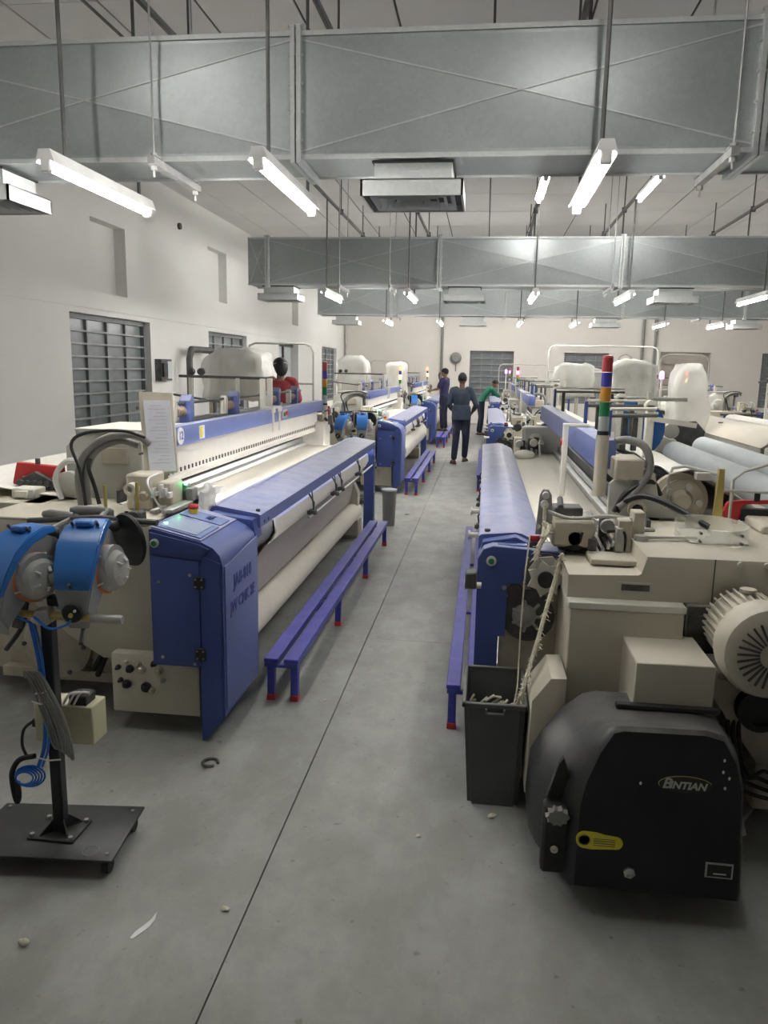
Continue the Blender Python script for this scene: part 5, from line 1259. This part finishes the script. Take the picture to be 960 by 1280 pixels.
    for sx in (-1,1):
        e=N().ball(h(sx*.031,.083,.012),.0125,.008,.008,10,HR).build('eye','white',t); N().ball(h(sx*.031,.0905,.012),.0055,.002,.0055,8,HR).build('iris','black',e)
        N().tube([h(sx*.015,.090,.032),h(sx*.032,.091,.037),h(sx*.048,.080,.031)],.0035,5).build('eyebrow','hair',t)
    # hair
    m=N(); m.ball(h(0,-.012,.022),.085,.100,.104,20,HR)
    for v in m.bm.verts:
        q=HR.transposed()@(v.co-hc)
        if q.y>.03 and q.z<.055: v.co-=HR@V(0,(q.y-.03)*1.0,0)
        if q.z<-.03: v.co+=HR@V(0,0,(-.03-q.z)*.8)
        v.co+=noise.noise_vector(v.co*30)*.006
    m.build('hair','hair',t,180)
    if fem:
        m=N(); m.ball(h(0,-.07,-.02),.088,.065,.12,16,HR); m.ball(h(0,-.02,.04),.10,.10,.09,16,HR)
        for v in m.bm.verts:
            q=HR.transposed()@(v.co-hc)
            if q.y>.05 and q.z<.05: v.co-=HR@V(0,(q.y-.05),0)
            v.co+=noise.noise_vector(v.co*20)*.008
        m.build('long_hair','hair',t,180)
        m=N(); m.tube([h(.098*math.cos(a),-.012+.108*math.sin(a),.035) for a in [i*2*PI/20 for i in range(21)]],.006,6); m.build('hair_band','cable_white',t)
    if look.get('cap'):
        m=N(); m.ball(h(0,-.008,.05),.090,.104,.075,18,HR); m.build('cap','hair',t,180); 
    # shirt
    m=N(); torso(m,.018,[x for x in TS[1:-1]]+[('che','nek',.90,.075,.058)])
    for q in 'LR':
        sl=look.get('sleeve',.75); e=P['sh'+q].lerp(P['el'+q],sl) if sl<=1 else P['el'+q].lerp(P['wr'+q],sl-1)
        pts=[lerp('sh'+q,'nek',.35),P['sh'+q],e] if sl<=1 else [lerp('sh'+q,'nek',.35),P['sh'+q],P['el'+q],e]
        limb(m,pts,[.068,.072,.064] if sl<=1 else [.068,.070,.056,.042])
    if look.get('hem'):
        c=P['pel']+V(0,0,-.05); esec(m,[(c.x,c.y,c.z-.04,.185,.135),(c.x,c.y,c.z+.12,.180,.130),(c.x,c.y,c.z+.22,.17,.125)])
    remesh(m,'shirt',look['shirt'],t,.012*s,3)
    # trousers
    m=N(); torso(m,.014,[('pel','wst',-.75,.12,.095),('pel','wst',-.2,.15,.108),('pel','wst',.45,.14,.10)])
    for q in 'LR': limb(m,[P['hi'+q],P['kn'+q],P['an'+q]+V(0,0,.035)],[.100,.070,.058])
    remesh(m,'trousers',look['trousers'],t,.012*s,2)
    for q in 'LR':
        a=P['an'+q]; fd=Vector(look.get('foot'+q,(0,1,0))).normalized(); sd=V(fd.y,-fd.x,0)
        m=N(); pts=[a-fd*.085+sd*.0,a-fd*.06+sd*.035,a+fd*.10+sd*.045,a+fd*.17+sd*.02,a+fd*.17-sd*.02,a+fd*.10-sd*.045,a-fd*.06-sd*.035]
        lo=[m.bm.verts.new((p.x,p.y,a.z-.085)) for p in pts]; hi=[m.bm.verts.new((p.x,p.y,a.z-.062)) for p in pts]
        m.bm.faces.new(lo[::-1]); m.bm.faces.new(hi); m._bridge(lo,hi)
        k=m.build('sandal','sandal',t); c=a+fd*.08; N().tube([c-sd*.042+V(0,0,-.07),c-sd*.025+V(0,0,-.028),c+sd*.025+V(0,0,-.028),c+sd*.042+V(0,0,-.07)],.007,6,3).build('strap','sandal',k)
    return t
person('person','person in grey-blue shirt and navy trousers walking away down the aisle',(-.43,15.05),.0,1.73,
  dict(elL=(-.235,-.03,1.13),wrL=(-.16,.14,.98),elR=(.28,-.03,1.13),wrR=(.19,.13,.96),hed=(.0,.0,1.60),knL=(-.085,.03,.50),anL=(-.11,-.02,.09),knR=(.10,.05,.50),anR=(.085,.12,.12),hiR=(.085,0,.9)),
  dict(skin='skin',shirt='denim',trousers='navy',sleeve=1.6,hem=1,footL=(-.35,.9,0),footR=(.3,.95,-.1)))
person('person','boy in dark purple shirt standing on the far left bench, hand at his face',(-1.02,20.0),PI/2-.35,1.58,
  dict(elR=(.22,.16,1.24),wrR=(.08,.20,1.46),elL=(-.22,.10,1.15),wrL=(-.2,.30,1.10)),
  dict(skin='skin_light',shirt='purple_shirt',trousers='navy',cap=1,hdR=(-.2,-.1,1),palmR=(-.3,-1,0)),zbase=.252)
person('person','person in green shirt leaning over the far right loom',(-.10,22.2),-PI/2+.25,1.68,
  dict(wst=(0,.06,1.05),che=(0,.20,1.22),nek=(0,.30,1.33),hed=(0,.40,1.45),shL=(-.165,.26,1.30),shR=(.165,.26,1.30),elL=(-.2,.48,1.14),wrL=(-.14,.68,1.15),elR=(.2,.45,1.12),wrR=(.14,.66,1.12),knL=(-.1,.04,.5),knR=(.1,.02,.5)),
  dict(skin='skin_light',shirt='green_shirt',trousers='navy',face=(0,.8,-.6),sleeve=1.2,palmL=(0,0,-1),palmR=(0,0,-1)))
single(MB().box(-2.95,-2.25,9.5,9.95,0,.30,.01),'step_platform','cream_dirty','low step platform behind the near left loom under the woman','step',(-2.6,9.7,0))
person('person','person with long dark hair and red top behind the nearest left loom',(-2.58,9.72),.25,1.60,
  dict(elL=(-.22,.08,1.14),wrL=(-.12,.28,1.05),elR=(.24,.06,1.14),wrR=(.17,.28,1.05)),
  dict(skin='skin_light',shirt='red_shirt',trousers='navy',female=1,face=(-.2,1,-.25),sleeve=.9),zbase=.30)

# ================================================================= GROUPS OF ALIKE THINGS
GR={'tube light':'tube lights under the ceiling','air vent':'air vents under the ducts','duct':'galvanised ducts across the ceiling','hanger':'bearers holding the ducts','yarn feeder':'blue and grey weft feeders','scrap':'scraps of lint on the floor','roll':'grey fabric rolls at the right','signal lamp':'slim violet signal lamps','machine':'machines beyond the right row','frame':'light pipe frames over the creels'}
for o in list(C.objects):
    if o.parent is None and o.get('category') in GR and 'group' not in o: o['group']=GR[o['category']]
